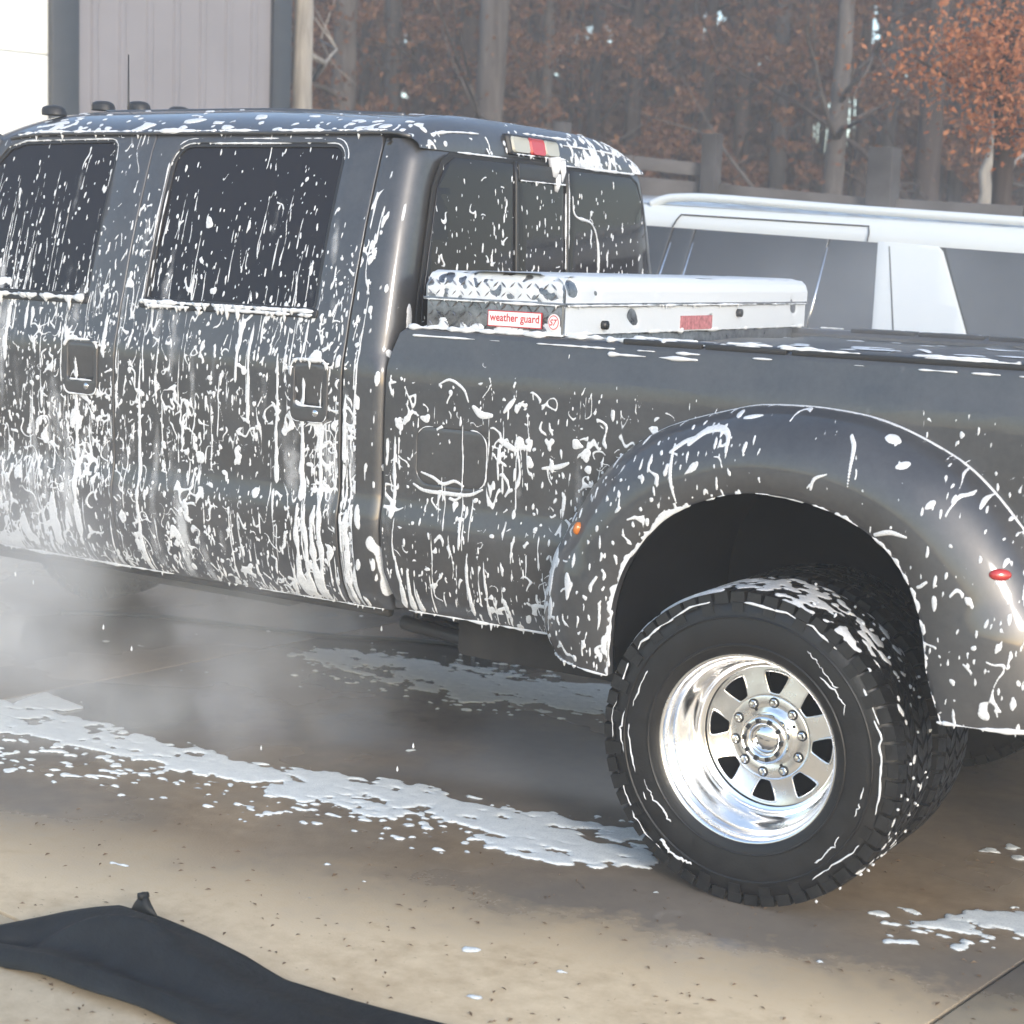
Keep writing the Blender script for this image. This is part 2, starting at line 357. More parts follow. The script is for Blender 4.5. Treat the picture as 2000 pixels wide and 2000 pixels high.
def bead(mb, path, r, seed, n=7, drip=0., gap=0., step=.006, squash=1.):
    """irregular rope of foam along a path, with gaps and hanging drips"""
    rng = np.random.default_rng(seed); path = np.asarray(path, float)
    s = np.r_[0, np.cumsum(np.linalg.norm(np.diff(path, axis=0), axis=1))]; S = np.arange(0, s[-1], step)
    if len(S) < 4: return
    P = np.stack([np.interp(S, s, path[:, i]) for i in range(3)], 1)
    a = np.convolve(rng.standard_normal(len(S)+20), np.hanning(9)/3, 'same')[10:-10]; c = np.convolve(rng.standard_normal(len(S)+60), np.hanning(31)/6, 'same')[30:-30]
    r = r*.68; rad = r*np.clip(.8+.45*a+.6*c, .0, 2.4)
    if gap: rad[c < np.quantile(c, gap)] = 0
    seg = []
    for i in range(len(S)):
        if rad[i] > r*.12: seg.append(i)
        if (rad[i] <= r*.12 or i == len(S)-1):
            if len(seg) > 2:
                rr = [rad[j] for j in seg]; rr[0] *= .3; rr[-1] *= .3
                mb.tube([P[j] for j in seg], rr, n)
            seg = []
    if drip:
        x = rng.uniform(0, drip)
        while x < s[-1]:
            p = np.array([np.interp(x, s, path[:, i]) for i in range(3)]); L = r*rng.choice([1.2, 1.8, 2.6, 4.2], p=[.35, .3, .25, .1])*rng.uniform(.8, 1.3); q = r*rng.uniform(.7, 1.15); t_ = path[-1]-path[0]; t_ = t_/np.linalg.norm(t_)
            mb.tube([p+(0, 0, .5*r), p-(0, 0, .25*L), p-(0, 0, .7*L), p-(0, 0, L)], [q*1.5, q*.95, q*.55, q*.12], n)
            for sg in (-1, 1): mb.tube([p+t_*sg*q*2.2+(0, 0, .3*r), p+t_*sg*q*.9-(0, 0, .15*r), p-(0, 0, .3*r)], [q*.4, q*.7, q*.8], n)
            x += drip*rng.exponential(1.)+drip*.25

# ================================================================== SETTING
ground = mesh('ground', [(-400, -400, -.14), (400, -400, -.14), (400, 400, -.14), (-400, 400, -.14)], [(0, 1, 2, 3)], 'leafy_ground', smooth=False, kind='structure')
# concrete driveway: separate slabs with open joints, axes turned 8 degrees to the truck
SA = R(8); EX = np.array([math.cos(SA), -math.sin(SA)]); EY = np.array([math.sin(SA), math.cos(SA)]); SO = np.array([.885, 0.])-EY*(1.75); SL = 3.97
base_p = [SO+EX*a+EY*c for a, c in ((-5*SL, -3*SL), (3*SL, -3*SL), (3*SL, 3*SL), (-5*SL, 3*SL))]
driveway = mesh('driveway', [(p[0], p[1], z) for z in (-.13, -.014) for p in base_p], [(4, 5, 6, 7), (0, 1, 5, 4), (1, 2, 6, 5), (2, 3, 7, 6), (3, 0, 4, 7)], 'joint_dirt', smooth=False, kind='structure')
slab_me = None
for i in range(-5, 3):
    for j in range(-3, 3):
        g = .006; c0 = SO+EX*(i*SL)+EY*(j*SL)
        if slab_me is None:
            mb = MB(); mb.box((g, g, -.12), (SL-g, SL-g, 0)); so = mb.build('slab', 'concrete', driveway, bevel=.006); slab_me = so.data
        else:
            so = bpy.data.objects.new('slab', slab_me); COL.objects.link(so); so.parent = driveway
        so.location = (c0[0], c0[1], 0); so.rotation_euler = (0, 0, -SA)
# wooded bank rising behind the yard
gx = np.linspace(-60, 60, 90); gy = np.linspace(6.5, 70, 60); X, Y = np.meshgrid(gx, gy)
side = (X*.55+Y*.83)                                    # distance into the woods
Zb = np.clip((Y-7.5+.25*X*(X < 0))*.16, -.3, 2.2)*sstep(X+.9*Y, -6, 2)-.16+.12*gnoise(X.shape, 2, 2, 5)*sstep(Y, 8, 12)
bank = grid('hillside', np.stack([X, Y, Zb], -1), 'leafy_ground', None, flip=True, kind='structure')

# ================================================================== PICKUP TRUCK
TRUCK = empty('pickup_truck', (-1.6, .98, 0), 'charcoal crew cab pickup with dual rear wheels, streaked with white soap foam', 'pickup truck')
WID = 1.96; YC = .98
_pz = [.585, .60, .63, .68, .75, .82, .88, .91, .985, 1.0, 1.10, 1.25, 1.36, 1.405, 1.425, 1.46, 1.52, 1.55, 1.60, 1.70, 1.85, 2.0, 2.10, 2.15, 2.25]
_py = [.105, .088, .058, .030, .010, -.003, -.010, -.009, .005, .006, .002, -.001, .0, .003, .008, .016, .028, .034, .047, .070, .110, .157, .19, .213, .27]
_zz = np.linspace(.5, 2.3, 1801); _yy = np.interp(_zz, _pz, _py); _k = np.hanning(19); _yy = np.convolve(np.pad(_yy, 9, 'edge'), _k/_k.sum(), 'valid')
def ys(x, z): return np.interp(z, _zz, _yy)+np.where(np.asarray(x) < -3.5, .05*np.clip((-3.5-np.asarray(x))/1.2, 0, 1)**2, 0.)
def S(x, z, o=0.): return np.array([x, float(ys(np.array(x), np.array(z)))-o, z])

# --- doors
SEAM_F, SEAM_R, CABX = -2.467, -1.462, -1.305
win_r = rrect(-2.368, -1.602, 1.556, 2.118, .07, rs=(.03, .03, .06, .085))
win_f = [(-3.62, 1.566), (-2.632, 1.563)]+[(-2.632+.004, 2.05)]+[(-2.632-.05+.05*math.cos(R(a)), 2.085+.05*math.sin(R(a))) for a in (0, 30, 60, 90)]+[(-3.12, 2.128), (-3.2, 2.105), (-3.62, 1.64)]
door_r = rrect(SEAM_F+.0045, SEAM_R-.0045, .598, 2.158, .02, rs=(.03, .03, .06, .03))
door_f = [(-3.56, .598), (SEAM_F-.0045-.02, .598), (SEAM_F-.0045, .62), (SEAM_F-.0045, 2.14), (SEAM_F-.024, 2.158), (-3.17, 2.156), (-3.30, 2.11), (-3.78, 1.56), (-3.78, .80), (-3.74, .66)]
def inset(poly, d):
    P = np.asarray(poly, float); n = len(P); out = []
    ar = .5*sum(P[i][0]*P[(i+1) % n][1]-P[(i+1) % n][0]*P[i][1] for i in range(n)); sg = 1 if ar > 0 else -1
    for i in range(n):
        a = P[i]-P[i-1]; c = P[(i+1) % n]-P[i]; a /= np.linalg.norm(a)+1e-9; c /= np.linalg.norm(c)+1e-9
        nn = np.array([-(a[1]+c[1]), a[0]+c[0]]); nn /= np.linalg.norm(nn)+1e-9; out.append(P[i]+sg*d*nn)
    return out
DOORS = []
for nm, outl, win, hx0, hx1, hz0, hz1 in (('rear_door', door_r, win_r, -1.665, -1.517, 1.206, 1.405), ('front_door', door_f, win_f, -2.704, -2.548, 1.222, 1.413)):
    hole = rrect(hx0+.012, hx1-.012, hz0+.012, hz1-.012, .022)
    d = panel(nm, outl, [win, hole], ys, 'truck_paint', TRUCK); DOORS.append(d)
    panel('window_frame', inset(win, -.001), [inset(win, .016)], ys, 'black_trim', d, off=.006, edge=.01, roll=.0015)
    panel('window_glass', inset(win, .008), [], ys, 'tinted_glass', d, off=.0125, edge=0)
    # belt weatherstrip
    bx0, bx1 = (win[0][0]+.0, win[1][0]) if nm == 'front_door' else (-2.375, -1.595)
    panel('belt_moulding', rrect(bx0, bx1, 1.543, 1.567, .006, 3), [], ys, 'black_trim', d, off=-.007, edge=.014)
    # pull-up handle in its square bezel
    panel('handle_bezel', rrect(hx0, hx1, hz0, hz1, .028), [rrect(hx0+.011, hx1-.011, hz0+.045, hz1-.011, .018)], ys, 'truck_paint', d, off=-.006, edge=.02)
    panel('handle', rrect(hx0+.014, hx1-.014, hz0+.052, hz1-.014, .016), [], lambda x, z, a=hz0, c=hz1: ys(x, z)+.012-.02*((z-a)/(c-a)), 'truck_paint', d, off=0., edge=.02)
    mb = MB(); hc = S((hx0+hx1)/2+.03, hz0+.028); mb.lathe_y([(0, hc[1]-.010), (.011, hc[1]-.010), (.012, hc[1]-.008), (.012, hc[1]+.01)], (hc[0], hc[2]), 16)
    mb.build('lock_cylinder', 'chrome', d, True)
# --- cab shell: back wall with rounded corners and the pillars beside the doors
zr = np.r_[np.linspace(.60, 2.0, 48), np.linspace(2.01, 2.13, 10)]
def xb(z): return CABX+.012-.004*np.exp(-((z-1.44)/.06)**2)-np.where(z > 1.45, (z-1.45)*.045, 0)-np.where(z > 2.06, (z-2.06)**2*6, 0)
rows = []
for z in zr:
    y0 = float(ys(0., z)); xk = float(xb(z)); rc = .075 if z > 1.42 else .045
    half = [(SEAM_R+.0045, y0+.02), (SEAM_R+.0048, y0+.002), (SEAM_R+.008, y0), (SEAM_R+.03, y0), (xk-rc-.02, y0)]
    for a in np.linspace(0, 90, 11): half.append((xk-rc+rc*math.sin(R(a)), y0+rc-rc*math.cos(R(a))))
    mid = [(xk+.012*math.sin(math.pi*t), y0+rc+(WID-2*y0-2*rc)*t) for t in np.linspace(0, 1, 18)[1:-1]]
    row = [(x, y, z) for x, y in half]+[(x, y, z) for x, y in mid]+[(x, WID-y, z) for x, y in half[::-1]]
    rows.append(row)
CABW = np.array(rows); cab = grid('cab_shell', CABW, 'truck_paint', TRUCK)
# roof skin
def roofz(x, y):
    q = np.abs((y-YC)/.775); gy_ = 1-np.clip(q, 0, 1)**6
    s = np.clip((x+1.45)/.125, 0, 1); g = np.sqrt(np.clip(1-s*s, 0, 1)); f = np.clip((-2.98-x)/.37, 0, 1)
    return 2.145+(.112-.026*sstep(x, -2.3, -1.42))*gy_*g+.006*(1-np.clip(q, 0, 1)**2)*g-.045*(1-g)-.05*f*f
ry = YC+.775*np.sin(np.linspace(-1, 1, 50)*math.pi/2); rx = np.r_[np.linspace(-3.35, -1.5, 40), -1.45+.125*np.sin(np.linspace(0, 1, 16)*math.pi/2)]
X, Y = np.meshgrid(rx, ry, indexing='ij'); roof = grid('roof', np.stack([X, Y, roofz(X, Y)], -1), 'truck_paint', TRUCK)
for yy_ in (.5, .98, 1.46):                                                     # pressed ribs of the roof
    t = np.linspace(-3.0, -1.6, 30); mb = MB(); mb.tube([(a, yy_, float(roofz(a, yy_))-.002) for a in t], .009, 8); mb.build('roof_rib', 'truck_paint', roof, True)
mb = MB(); mb.tube([(x, .203, float(roofz(np.array(x), np.array(.206)))+.004) for x in np.linspace(-3.2, -1.36, 40)], .007, 8); mb.build('drip_rail', 'truck_paint', roof, True)
for (x, y, dz) in ((-3.15, .37, 0), (-3.18, .66, .018), (-3.18, .86, .034), (-3.18, 1.10, .034), (-3.18, 1.30, .018), (-3.15, 1.59, 0)):
    z0 = float(roofz(np.array(x), np.array(y)))+dz; th = np.linspace(0, 2*math.pi, 20, endpoint=False); V = []
    for k, (sc_, h) in enumerate(((1, -.012), (.97, .03), (.85, .052), (.55, .066), (.2, .070))):
        V += [(x+(.052*math.cos(t)-.010*k*.3)*sc_, y+.042*math.sin(t)*sc_, z0+h*.45+.016) for t in th]
    F = [(k*20+i, k*20+(i+1) % 20, (k+1)*20+(i+1) % 20, (k+1)*20+i) for k in range(4) for i in range(20)]+[tuple(range(80, 100))]
    mesh('clearance_light', V, F, 'black_trim', TRUCK)
p = along(252, 205, 1); mb = MB(); a0 = hx(251, 205, -3.02); a1 = hx(251, 107, -3.02); mb.tube([(a0[0], a0[1], float(roofz(np.array(a0[0]), np.array(a0[1])))-.01), a0, a1], [.006, .004, .0025], 6); mb.build('antenna', 'black_trim', TRUCK, True)
# --- rear window: black surround, three panes, centre slider
def xw(y, z): return np.array([float(xb(z))+.016+.012*math.sin(math.pi*np.clip((y-.1)/1.76, 0, 1)), y, z])
def backpanel(name, poly, holes, mat, parent, off):
    o = panel(name, poly, holes, lambda a, z: np.zeros(len(np.atleast_1d(z))), mat, parent, edge=.006, roll=.0015)
    co = np.empty(len(o.data.vertices)*3); o.data.vertices.foreach_get('co', co); co = co.reshape(-1, 3).copy()
    new = np.array([xw(a, z)+(off-yy, 0, 0) for a, yy, z in co]); o.data.vertices.foreach_set('co', new.ravel()); o.data.update(); return o
RW = [(.150, 1.50), (1.81, 1.50), (1.80, 1.60), (1.71, 1.98), (1.66, 2.065), (1.60, 2.095), (.36, 2.095), (.30, 2.065), (.25, 1.98), (.16, 1.60)]
rwf = backpanel('rear_window', RW, [], 'seam_rubber', TRUCK, .0)
for poly in ([(.172, 1.515), (.725, 1.515), (.725, 2.078), (.37, 2.078), (.315, 2.05), (.268, 1.975), (.18, 1.60)],
             [(.748, 1.515), (1.075, 1.515), (1.075, 2.078), (.748, 2.078)],
             [(1.098, 1.515), (1.788, 1.515), (1.78, 1.60), (1.692, 1.975), (1.645, 2.05), (1.59, 2.078), (1.098, 2.078)]):
    backpanel('pane', poly, [], 'tinted_glass', rwf, .005)
for yy_ in (.737, 1.087):
    mb = MB(); mb.tube([xw(yy_, z)+(.006, 0, 0) for z in np.linspace(1.505, 2.09, 10)], .008, 8); mb.build('slider_rail', 'black_trim', rwf, True)
backpanel('header_strip', rrect(.75, 1.073, 2.028, 2.083, .006), [], 'black_trim', rwf, .012)
# third brake light
def roofpt(y, z): return float(xb(z))+.02
BL = empty('brake_light', (-1.32, .905, 2.15), parent=TRUCK)
def lightbox(name, y0, y1, z0, z1, mat, d):
    mb = MB(); V = []
    for k, (f, dx) in enumerate(((1, -.03), (1, .006+d), (.9, .016+d))):
        P = rrect(y0+(1-f)*.06, y1-(1-f)*.06, z0+(1-f)*.03, z1-(1-f)*.03, .014, 4); V += [(CABX-.022+dx-.25*(z-2.14), y, z) for y, z in P]
    n = len(V)//3; F = [(k*n+i, k*n+(i+1) % n, (k+1)*n+(i+1) % n, (k+1)*n+i) for k in range(2) for i in range(n)]+[tuple(range(2*n, 3*n))]
    return mesh(name, V, F, mat, BL, False)
lightbox('lamp_housing', .735, 1.078, 2.113, 2.187, 'black_trim', -.004); lightbox('cargo_lens', .748, .865, 2.122, 2.180, 'lens_clear', .004)
lightbox('red_lens', .867, .968, 2.120, 2.182, 'lens_red', .006); lightbox('cargo_lens', .970, 1.068, 2.122, 2.180, 'lens_clear', .004)

# --- pickup bed
A_ = [(-.631, .60), (-.646, .725), (-.590, .933), (-.458, 1.155), (-.29, 1.288), (-.06, 1.366), (.055, 1.385), (.217, 1.386), (.377, 1.364), (.533, 1.305), (.645, 1.236), (.765, 1.11), (.86, .96), (.93, .78), (.955, .62)]
B_ = [(-.344, .585), (-.349, .685), (-.337, .816), (-.288, .94), (-.188, 1.060), (-.078, 1.118), (.033, 1.151), (.14, 1.156), (.249, 1.142), (.355, 1.110), (.461, 1.044), (.534, .946), (.575, .821), (.590, .733), (.634, .618)]
BEDF, BEDR = -1.283, 1.46
ach = [(x*.985+.002, z-.03) for x, z in A_]
bed_out = [(BEDF+.065, .612), (-.66, .612), (-.60, .60)]+[tuple(q) for q in smooth_poly(ach, 4)]+[(.97, .63), (1.40, .66), (BEDR, .72), (BEDR, 1.50), (BEDR-.012, 1.522), (BEDF+.045, 1.522), (BEDF+.03, 1.512), (BEDF+.006, 1.44), (BEDF, 1.40), (BEDF-.004, .99), (BEDF+.002, .74), (BEDF+.03, .645)]
fuel = rrect(-1.163, -.897, 1.042, 1.228, .05)
BED = panel('bed_side', bed_out, [fuel], ys, 'truck_paint', TRUCK)
panel('fuel_door', inset(fuel, .0035), [], ys, 'truck_paint', BED, off=.002, edge=.012, roll=.002)
# far bed side, bed interior, rails, tailgate
mirror(BED, TRUCK)
mb = MB(); mb.box((BEDF+.05, .64, .86), (BEDR-.03, WID-.64, .89)); [mb.box((a, c, .86), (e, f, .89)) for a, e in ((BEDF+.05, -.42), (.70, BEDR-.03)) for c, f in ((.10, .639), (WID-.639, WID-.10))]; mb.build('bed_floor', 'bed_liner', TRUCK)
for k in range(4):
    y = .72+k*.1733; mb = MB(); mb.box((BEDF+.06, y-.03, .891), (BEDR-.05, y+.03, .903)); mb.build('floor_rib', 'bed_liner', TRUCK, bevel=.006)
mb = MB(); mb.box((BEDF+.02, .05, .62), (BEDF+.055, WID-.05, 1.505)); mb.build('bed_front_panel', 'truck_paint', TRUCK, bevel=.008)
for s_ in (0, 1):
    f = (lambda y: y) if s_ == 0 else (lambda y: WID-y)
    for xa_, xe_, zf_ in ((BEDF+.05, -.42, .88), (-.42, .70, 1.215), (.70, BEDR-.03, .88)):
        t = np.linspace(xa_, xe_, 20); prof = [(.10, zf_), (.10, 1.36), (.125, 1.40), (.125, 1.49), (.12, 1.513)]
        grid('bed_inner_wall', np.array([[(x, f(y), z) for y, z in prof] for x in t]), 'bed_liner', TRUCK)
    t = np.linspace(BEDF+.045, BEDR-.005, 60)                      # rolled rail under a ribbed black cap
    prof = [(.030, 1.521), (.034, 1.527), (.05, 1.531), (.09, 1.531), (.115, 1.528), (.122, 1.512)]
    rl = grid('bed_rail', np.array([[(x, f(y), z) for y, z in prof] for x in t]), 'truck_paint', TRUCK)
    for (x0, x1) in ((-.455, -.20), (-.19, .06), (.075, 1.42)):
        V = MB(); V.box((x0, f(.026) if s_ == 0 else f(.118), 1.522), (x1, f(.118) if s_ == 0 else f(.026), 1.540)); V.build('rail_cap', 'black_trim', rl, bevel=.006)
X, Y = np.meshgrid(np.linspace(-.60, 1.43, 70), np.linspace(.128, WID-.128, 60), indexing='ij'); q_ = gnoise(X.shape, 14, 9, 171)
tc_ = grid('bed_cover', np.stack([X, Y, 1.512+.006*q_-.012*np.sin(math.pi*(Y-.128)/1.70)+.012*np.exp(-((X-.15)/.03)**2)+.012*np.exp(-((X-.85)/.03)**2)], -1), 'vinyl', TRUCK); flip_if_later = tc_
X2, Y2 = np.meshgrid(np.arange(-.58, 1.40, .006), np.arange(.14, WID-.14, .006), indexing='ij'); Pc = np.stack([X2, Y2, 1.5145+.006*bilerp(q_.T, -.60, .128, 1., -.60+(X2+.60)/2.03*69, .128+(Y2-.128)/1.704*59)-.012*np.sin(math.pi*(Y2-.128)/1.70)+.012*np.exp(-((X2-.15)/.03)**2)+.012*np.exp(-((X2-.85)/.03)**2)], -1)
relief('foam', (gnoise(X2.shape, 5, 3, 172)+.9*gnoise(X2.shape, 25, 10, 173)-1.75)*.006, Pc, np.broadcast_to(np.array([0., 0, 1]), Pc.shape), tc_, .003)
mb = MB(); mb.box((BEDR-.03, .06, .74), (BEDR+.03, WID-.06, 1.515)); mb.build('tailgate', 'truck_paint', TRUCK, bevel=.015)
mb = MB(); mb.box((BEDR+.05, -.02, .56), (BEDR+.20, WID+.02, .74)); mb.build('rear_bumper', 'chrome', TRUCK, bevel=.02)
for s_ in (0, 1):
    y0, y1 = (-.004, .10) if s_ == 0 else (WID-.10, WID+.004)
    mb = MB(); mb.box((BEDR-.12, y0, 1.02), (BEDR+.022, y1, 1.42)); mb.build('tail_light', 'lens_red', TRUCK, bevel=.012)

# --- flared rear fender
FA = smooth_poly(A_, 24); FB = smooth_poly(B_, 24); nT = 34
def resample(P, n):
    s = np.r_[0, np.cumsum(np.linalg.norm(np.diff(P, axis=0), axis=1))]; t = np.linspace(0, s[-1], n); return np.stack([np.interp(t, s, P[:, i]) for i in range(P.shape[1])], 1)
def fender_pts(nS, nT):
    a = resample(FA, nS); c = resample(FB, nS); P = np.empty((nS, nT, 3))
    yA = ys(a[:, 0], a[:, 1])
    for j, t in enumerate(np.linspace(0, 1, nT)):
        ang = t*R(112); k = 1-math.cos(ang); k /= 1-math.cos(R(112)); yb = math.sin(ang)
        P[:, j, 0] = a[:, 0]+(c[:, 0]-a[:, 0])*k; P[:, j, 2] = a[:, 1]+(c[:, 1]-a[:, 1])*k
        P[:, j, 1] = yA*(1-t)-.188*yb**.9
    return P
FP = fender_pts(150, nT)
lip = FP[:, -1:, :].copy(); l1 = lip.copy(); l2 = lip.copy(); l3 = lip.copy()
l1 += (0, .006, 0); l2 += (0, .03, 0)
fend = grid('fender', np.concatenate([FP, l1, l2], 1), 'truck_paint', TRUCK, flip=True)
bpy.context.view_layer.update()
def flip_if(o, out, idx=0):
    me = o.data; n = np.empty(len(me.polygons)*3); me.polygons.foreach_get('normal', n); n = n.reshape(-1, 3)
    if (n@np.asarray(out, float)).sum() < 0: me.flip_normals()
    return o
flip_if(fend, (0, -1, 0)); mirror(fend, TRUCK)
# closing edges of the fender at its feet and the dark inner wheel housing
for k in (0, -1):
    E_ = FP[k]; P = np.stack([E_, np.c_[E_[:, 0], np.full(len(E_), .12), E_[:, 2]+.004]], 0); grid('fender_foot', P, 'black_trim', fend)
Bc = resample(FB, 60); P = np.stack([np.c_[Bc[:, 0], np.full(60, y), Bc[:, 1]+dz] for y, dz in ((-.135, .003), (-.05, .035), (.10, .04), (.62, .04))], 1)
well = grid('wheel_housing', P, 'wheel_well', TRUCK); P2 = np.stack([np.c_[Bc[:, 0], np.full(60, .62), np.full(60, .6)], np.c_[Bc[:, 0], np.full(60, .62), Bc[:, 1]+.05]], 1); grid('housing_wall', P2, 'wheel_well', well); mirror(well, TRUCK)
# marker lamps on the fender
def fpt(u, v):                      # point of the fender skin seen at a photo pixel
    d = FP.reshape(-1, 3)-CAM; z = d@CF; uu = 1000+FPX*(d@CR)/z; vv = 1000-FPX*(d@CU)/z; k = np.argmin((uu-u)**2+(vv-v)**2); return FP.reshape(-1, 3)[k], gnormals(FP, (0, -1, .2)).reshape(-1, 3)[k]
for (u, v, a, c, mat) in ((1952, 1128, .026, .014, 'lens_red'), (1127, 1034, .010, .017, 'lens_amber')):
    p, n = fpt(u, v); q = Vector(n).to_track_quat('Z', 'Y').to_matrix(); V = []
    for (f, h) in ((1.15, -.004), (1.1, .004), (.9, .010), (.5, .013)):
        V += [Vector(p)+q @ Vector((c*f*math.cos(t), a*f*math.sin(t), h)) for t in np.linspace(0, 2*math.pi, 18, endpoint=False)]
    # long axis horizontal: use a frame with world x
    ax = np.cross((0, 0, 1), n); ax /= np.linalg.norm(ax); az = np.cross(n, ax); V = []
    for (f, h) in ((1.12, -.006), (1.1, .005), (.9, .011), (.5, .014)):
        V += [p+ax*a*f*math.cos(t)+az*c*f*math.sin(t)+n*h for t in np.linspace(0, 2*math.pi, 18, endpoint=False)]
    F = [(k*18+i, k*18+(i+1) % 18, (k+1)*18+(i+1) % 18, (k+1)*18+i) for k in range(3) for i in range(18)]+[tuple(range(54, 72))]
    mesh('marker_lamp', V, F, mat, fend)

# --- wheels
AX, AZ = .092, .443
def tyre(parent, x, yc, out, seed, foamy=False):
    W = .1425; f = lambda o: yc+out*o                       # o: offset towards the outside of the truck
    pr = [(.258, .115), (.262, .128), (.275, .136), (.30, .1425), (.345, .145), (.385, .140), (.414, .131), (.432, .112), (.4365, .08), (.4375, 0)]
    prof = [(r, f(o)) for r, o in pr]+[(r, f(-o)) for r, o in pr[-2::-1]]
    mb = MB(); mb.lathe_y(prof, (x, AZ), 96, zmin=.004); t = mb.build('tyre', 'tyre_rubber', parent, True)
    for r in (.295, .372):                                   # moulded rings and side lugs
        mb = MB(); mb.lathe_y([(r-.004, f(.1405)), (r-.002, f(.1465)), (r+.002, f(.1470)), (r+.004, f(.1405))], (x, AZ), 96); mb.build('sidewall_ring', 'tyre_rubber', parent, True)
    mb = MB(); rng = random.Random(seed); N = 54
    def blk(t0, t1, o0, o1, r0, r1, sk=0., r1b=None):
        V = []
        for (tt, oo, rr) in ((t0, o0, r0), (t1, o0, r0), (t1, o1, r0), (t0, o1, r0), (t0+.006, o0*.985, r1b or r1), (t1-.006, o0*.985, r1b or r1), (t1-.006, o1, r1), (t0+.006, o1, r1)):
            a = tt+sk*(oo-o0); V.append((x+rr*math.cos(a), f(oo), max(AZ+rr*math.sin(a), .001)))
        mb.add(V, [(0, 3, 2, 1), (4, 5, 6, 7), (0, 1, 5, 4), (1, 2, 6, 5), (2, 3, 7, 6), (3, 0, 4, 7)])
    for k in range(N):
        a = 2*math.pi*k/N; st = 2*math.pi/N
        for sgn in (1, -1):
            h = st*.5 if sgn < 0 else 0; j = rng.uniform(-.004, .004)
            blk(a+h, a+h+st*.86, sgn*.138, sgn*.086, .410, .447, sgn*.5, .441)
            blk(a+h+st*.10+j, a+h+st*.90+j, sgn*.080, sgn*.046, .428, .447, sgn*1.6)
            blk(a+h+st*.5+j, a+h+st*1.30+j, sgn*.041, sgn*.003, .428, .447, -sgn*1.9)
            if k % 2 == 0: blk(a+h, a+h+st*.8, sgn*.1425, sgn*.128, .385, .418, 0, .412)
    mb.build('tread', 'tyre_rubber', parent, False, kind='stuff'); return t
def dual_rim(parent, x, yl, out):
    f = lambda o: yl+out*o                                  # o: depth behind the outer lip is negative
    g = lambda pr: [(r, f(o)) for r, o in pr]
    mb = MB(); mb.lathe_y(g([(.250, -.03), (.262, -.022), (.2705, -.012), (.2715, -.004), (.268, .0005), (.262, -.001), (.2565, -.006), (.2535, -.016), (.2525, -.030), (.2500, -.036), (.2440, -.040), (.2400, -.052), (.2360, -.095), (.2290, -.118), (.2230, -.128), (.2210, -.146), (.2190, -.160), (.2120, -.166), (.2060, -.166), (.2030, -.168)]), (x, AZ), 112)
    mb.build('rim_barrel', 'polished_aluminium', parent, True)
    # disc with eight windows
    def yd(r): return f(-.174+.010*np.clip((.2-np.asarray(r))/.1, 0, 1))
    bm = bmesh.new(); es = []
    def loop(P):
        vv = [bm.verts.new((p[0], 0, p[1])) for p in P]; return [bm.edges.new((vv[i], vv[(i+1) % len(vv)])) for i in range(len(vv))]
    es += loop([(.206*math.cos(t), .206*math.sin(t)) for t in np.linspace(0, 2*math.pi, 96, endpoint=False)])
    es += loop([(.05*math.cos(t), .05*math.sin(t)) for t in np.linspace(0, 2*math.pi, 48, endpoint=False)])
    wins = []
    for k in range(8):
        a = R(45*k-3); c, s = math.cos(a), math.sin(a)
        raw = np.array([(.126, -.011), (.134, -.020), (.175, -.037), (.187, -.032), (.191, 0), (.187, .032), (.175, .037), (.134, .020), (.126, .011)])
        P = smooth_poly(raw, 3, True); P = [(p[0]*c-p[1]*s, p[0]*s+p[1]*c) for p in P]; wins.append(P); es += loop(P)
    bmesh.ops.triangle_fill(bm, edges=es, use_beauty=True, use_dissolve=False, normal=(0, -1, 0))
    for f_ in bm.faces:
        if f_.normal.y > 0: f_.normal_flip()
    be = [e for e in bm.edges if e.is_boundary]
    g_ = bmesh.ops.extrude_edge_only(bm, edges=be)['geom']
    nv = [v for v in g_ if isinstance(v, bmesh.types.BMVert)]; ne = [e for e in g_ if isinstance(e, bmesh.types.BMEdge)]
    for v in nv: v.co.y += .004; l = math.hypot(v.co.x, v.co.z)
    g_ = bmesh.ops.extrude_edge_only(bm, edges=ne)['geom']
    for v in [v for v in g_ if isinstance(v, bmesh.types.BMVert)]: v.co.y += .026
    for v in bm.verts:
        r = math.hypot(v.co.x, v.co.z); d0 = v.co.y
        v.co = (x+v.co.x, float(yd(r))-out*0+(-out)*d0, AZ+v.co.z)
    if out > 0: bmesh.ops.reverse_faces(bm, faces=bm.faces)
    me = bpy.data.meshes.new('rim_disc'); bm.to_mesh(me); bm.free(); ro = link('rim_disc', me, 'polished_aluminium', parent, True); sharp(ro, 35)
    for P in wins:                                          # raised rim round each window
        mb = MB(); Q = [(x+p[0], f(-.172), AZ+p[1]) for p in P]; mb.tube(Q+[Q[0]], .0035, 6, False); mb.build('window_rim', 'polished_aluminium', parent, True)
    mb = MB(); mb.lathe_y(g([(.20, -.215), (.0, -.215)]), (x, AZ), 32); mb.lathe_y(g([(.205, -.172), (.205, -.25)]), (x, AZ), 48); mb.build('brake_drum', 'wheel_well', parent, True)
    mb = MB(); mb.lathe_y(g([(.124, -.1655), (.1225, -.162), (.118, -.1605), (.088, -.1605), (.084, -.162), (.07, -.164)]), (x, AZ), 64); mb.build('bolt_ring', 'polished_aluminium', parent, True)
    mb = MB(); mb.lathe_y(g([(.072, -.18), (.072, -.132), (.069, -.126), (.062, -.122), (.052, -.121), (.045, -.124), (.041, -.131), (.039, -.140)]), (x, AZ), 48); mb.build('hub_cap', 'chrome', parent, True)
    mb = MB(); mb.lathe_y(g([(.039, -.138), (.028, -.131), (.012, -.128), (.0, -.127)]), (x, AZ), 32); mb.build('hub_cover', 'chrome', parent, True)
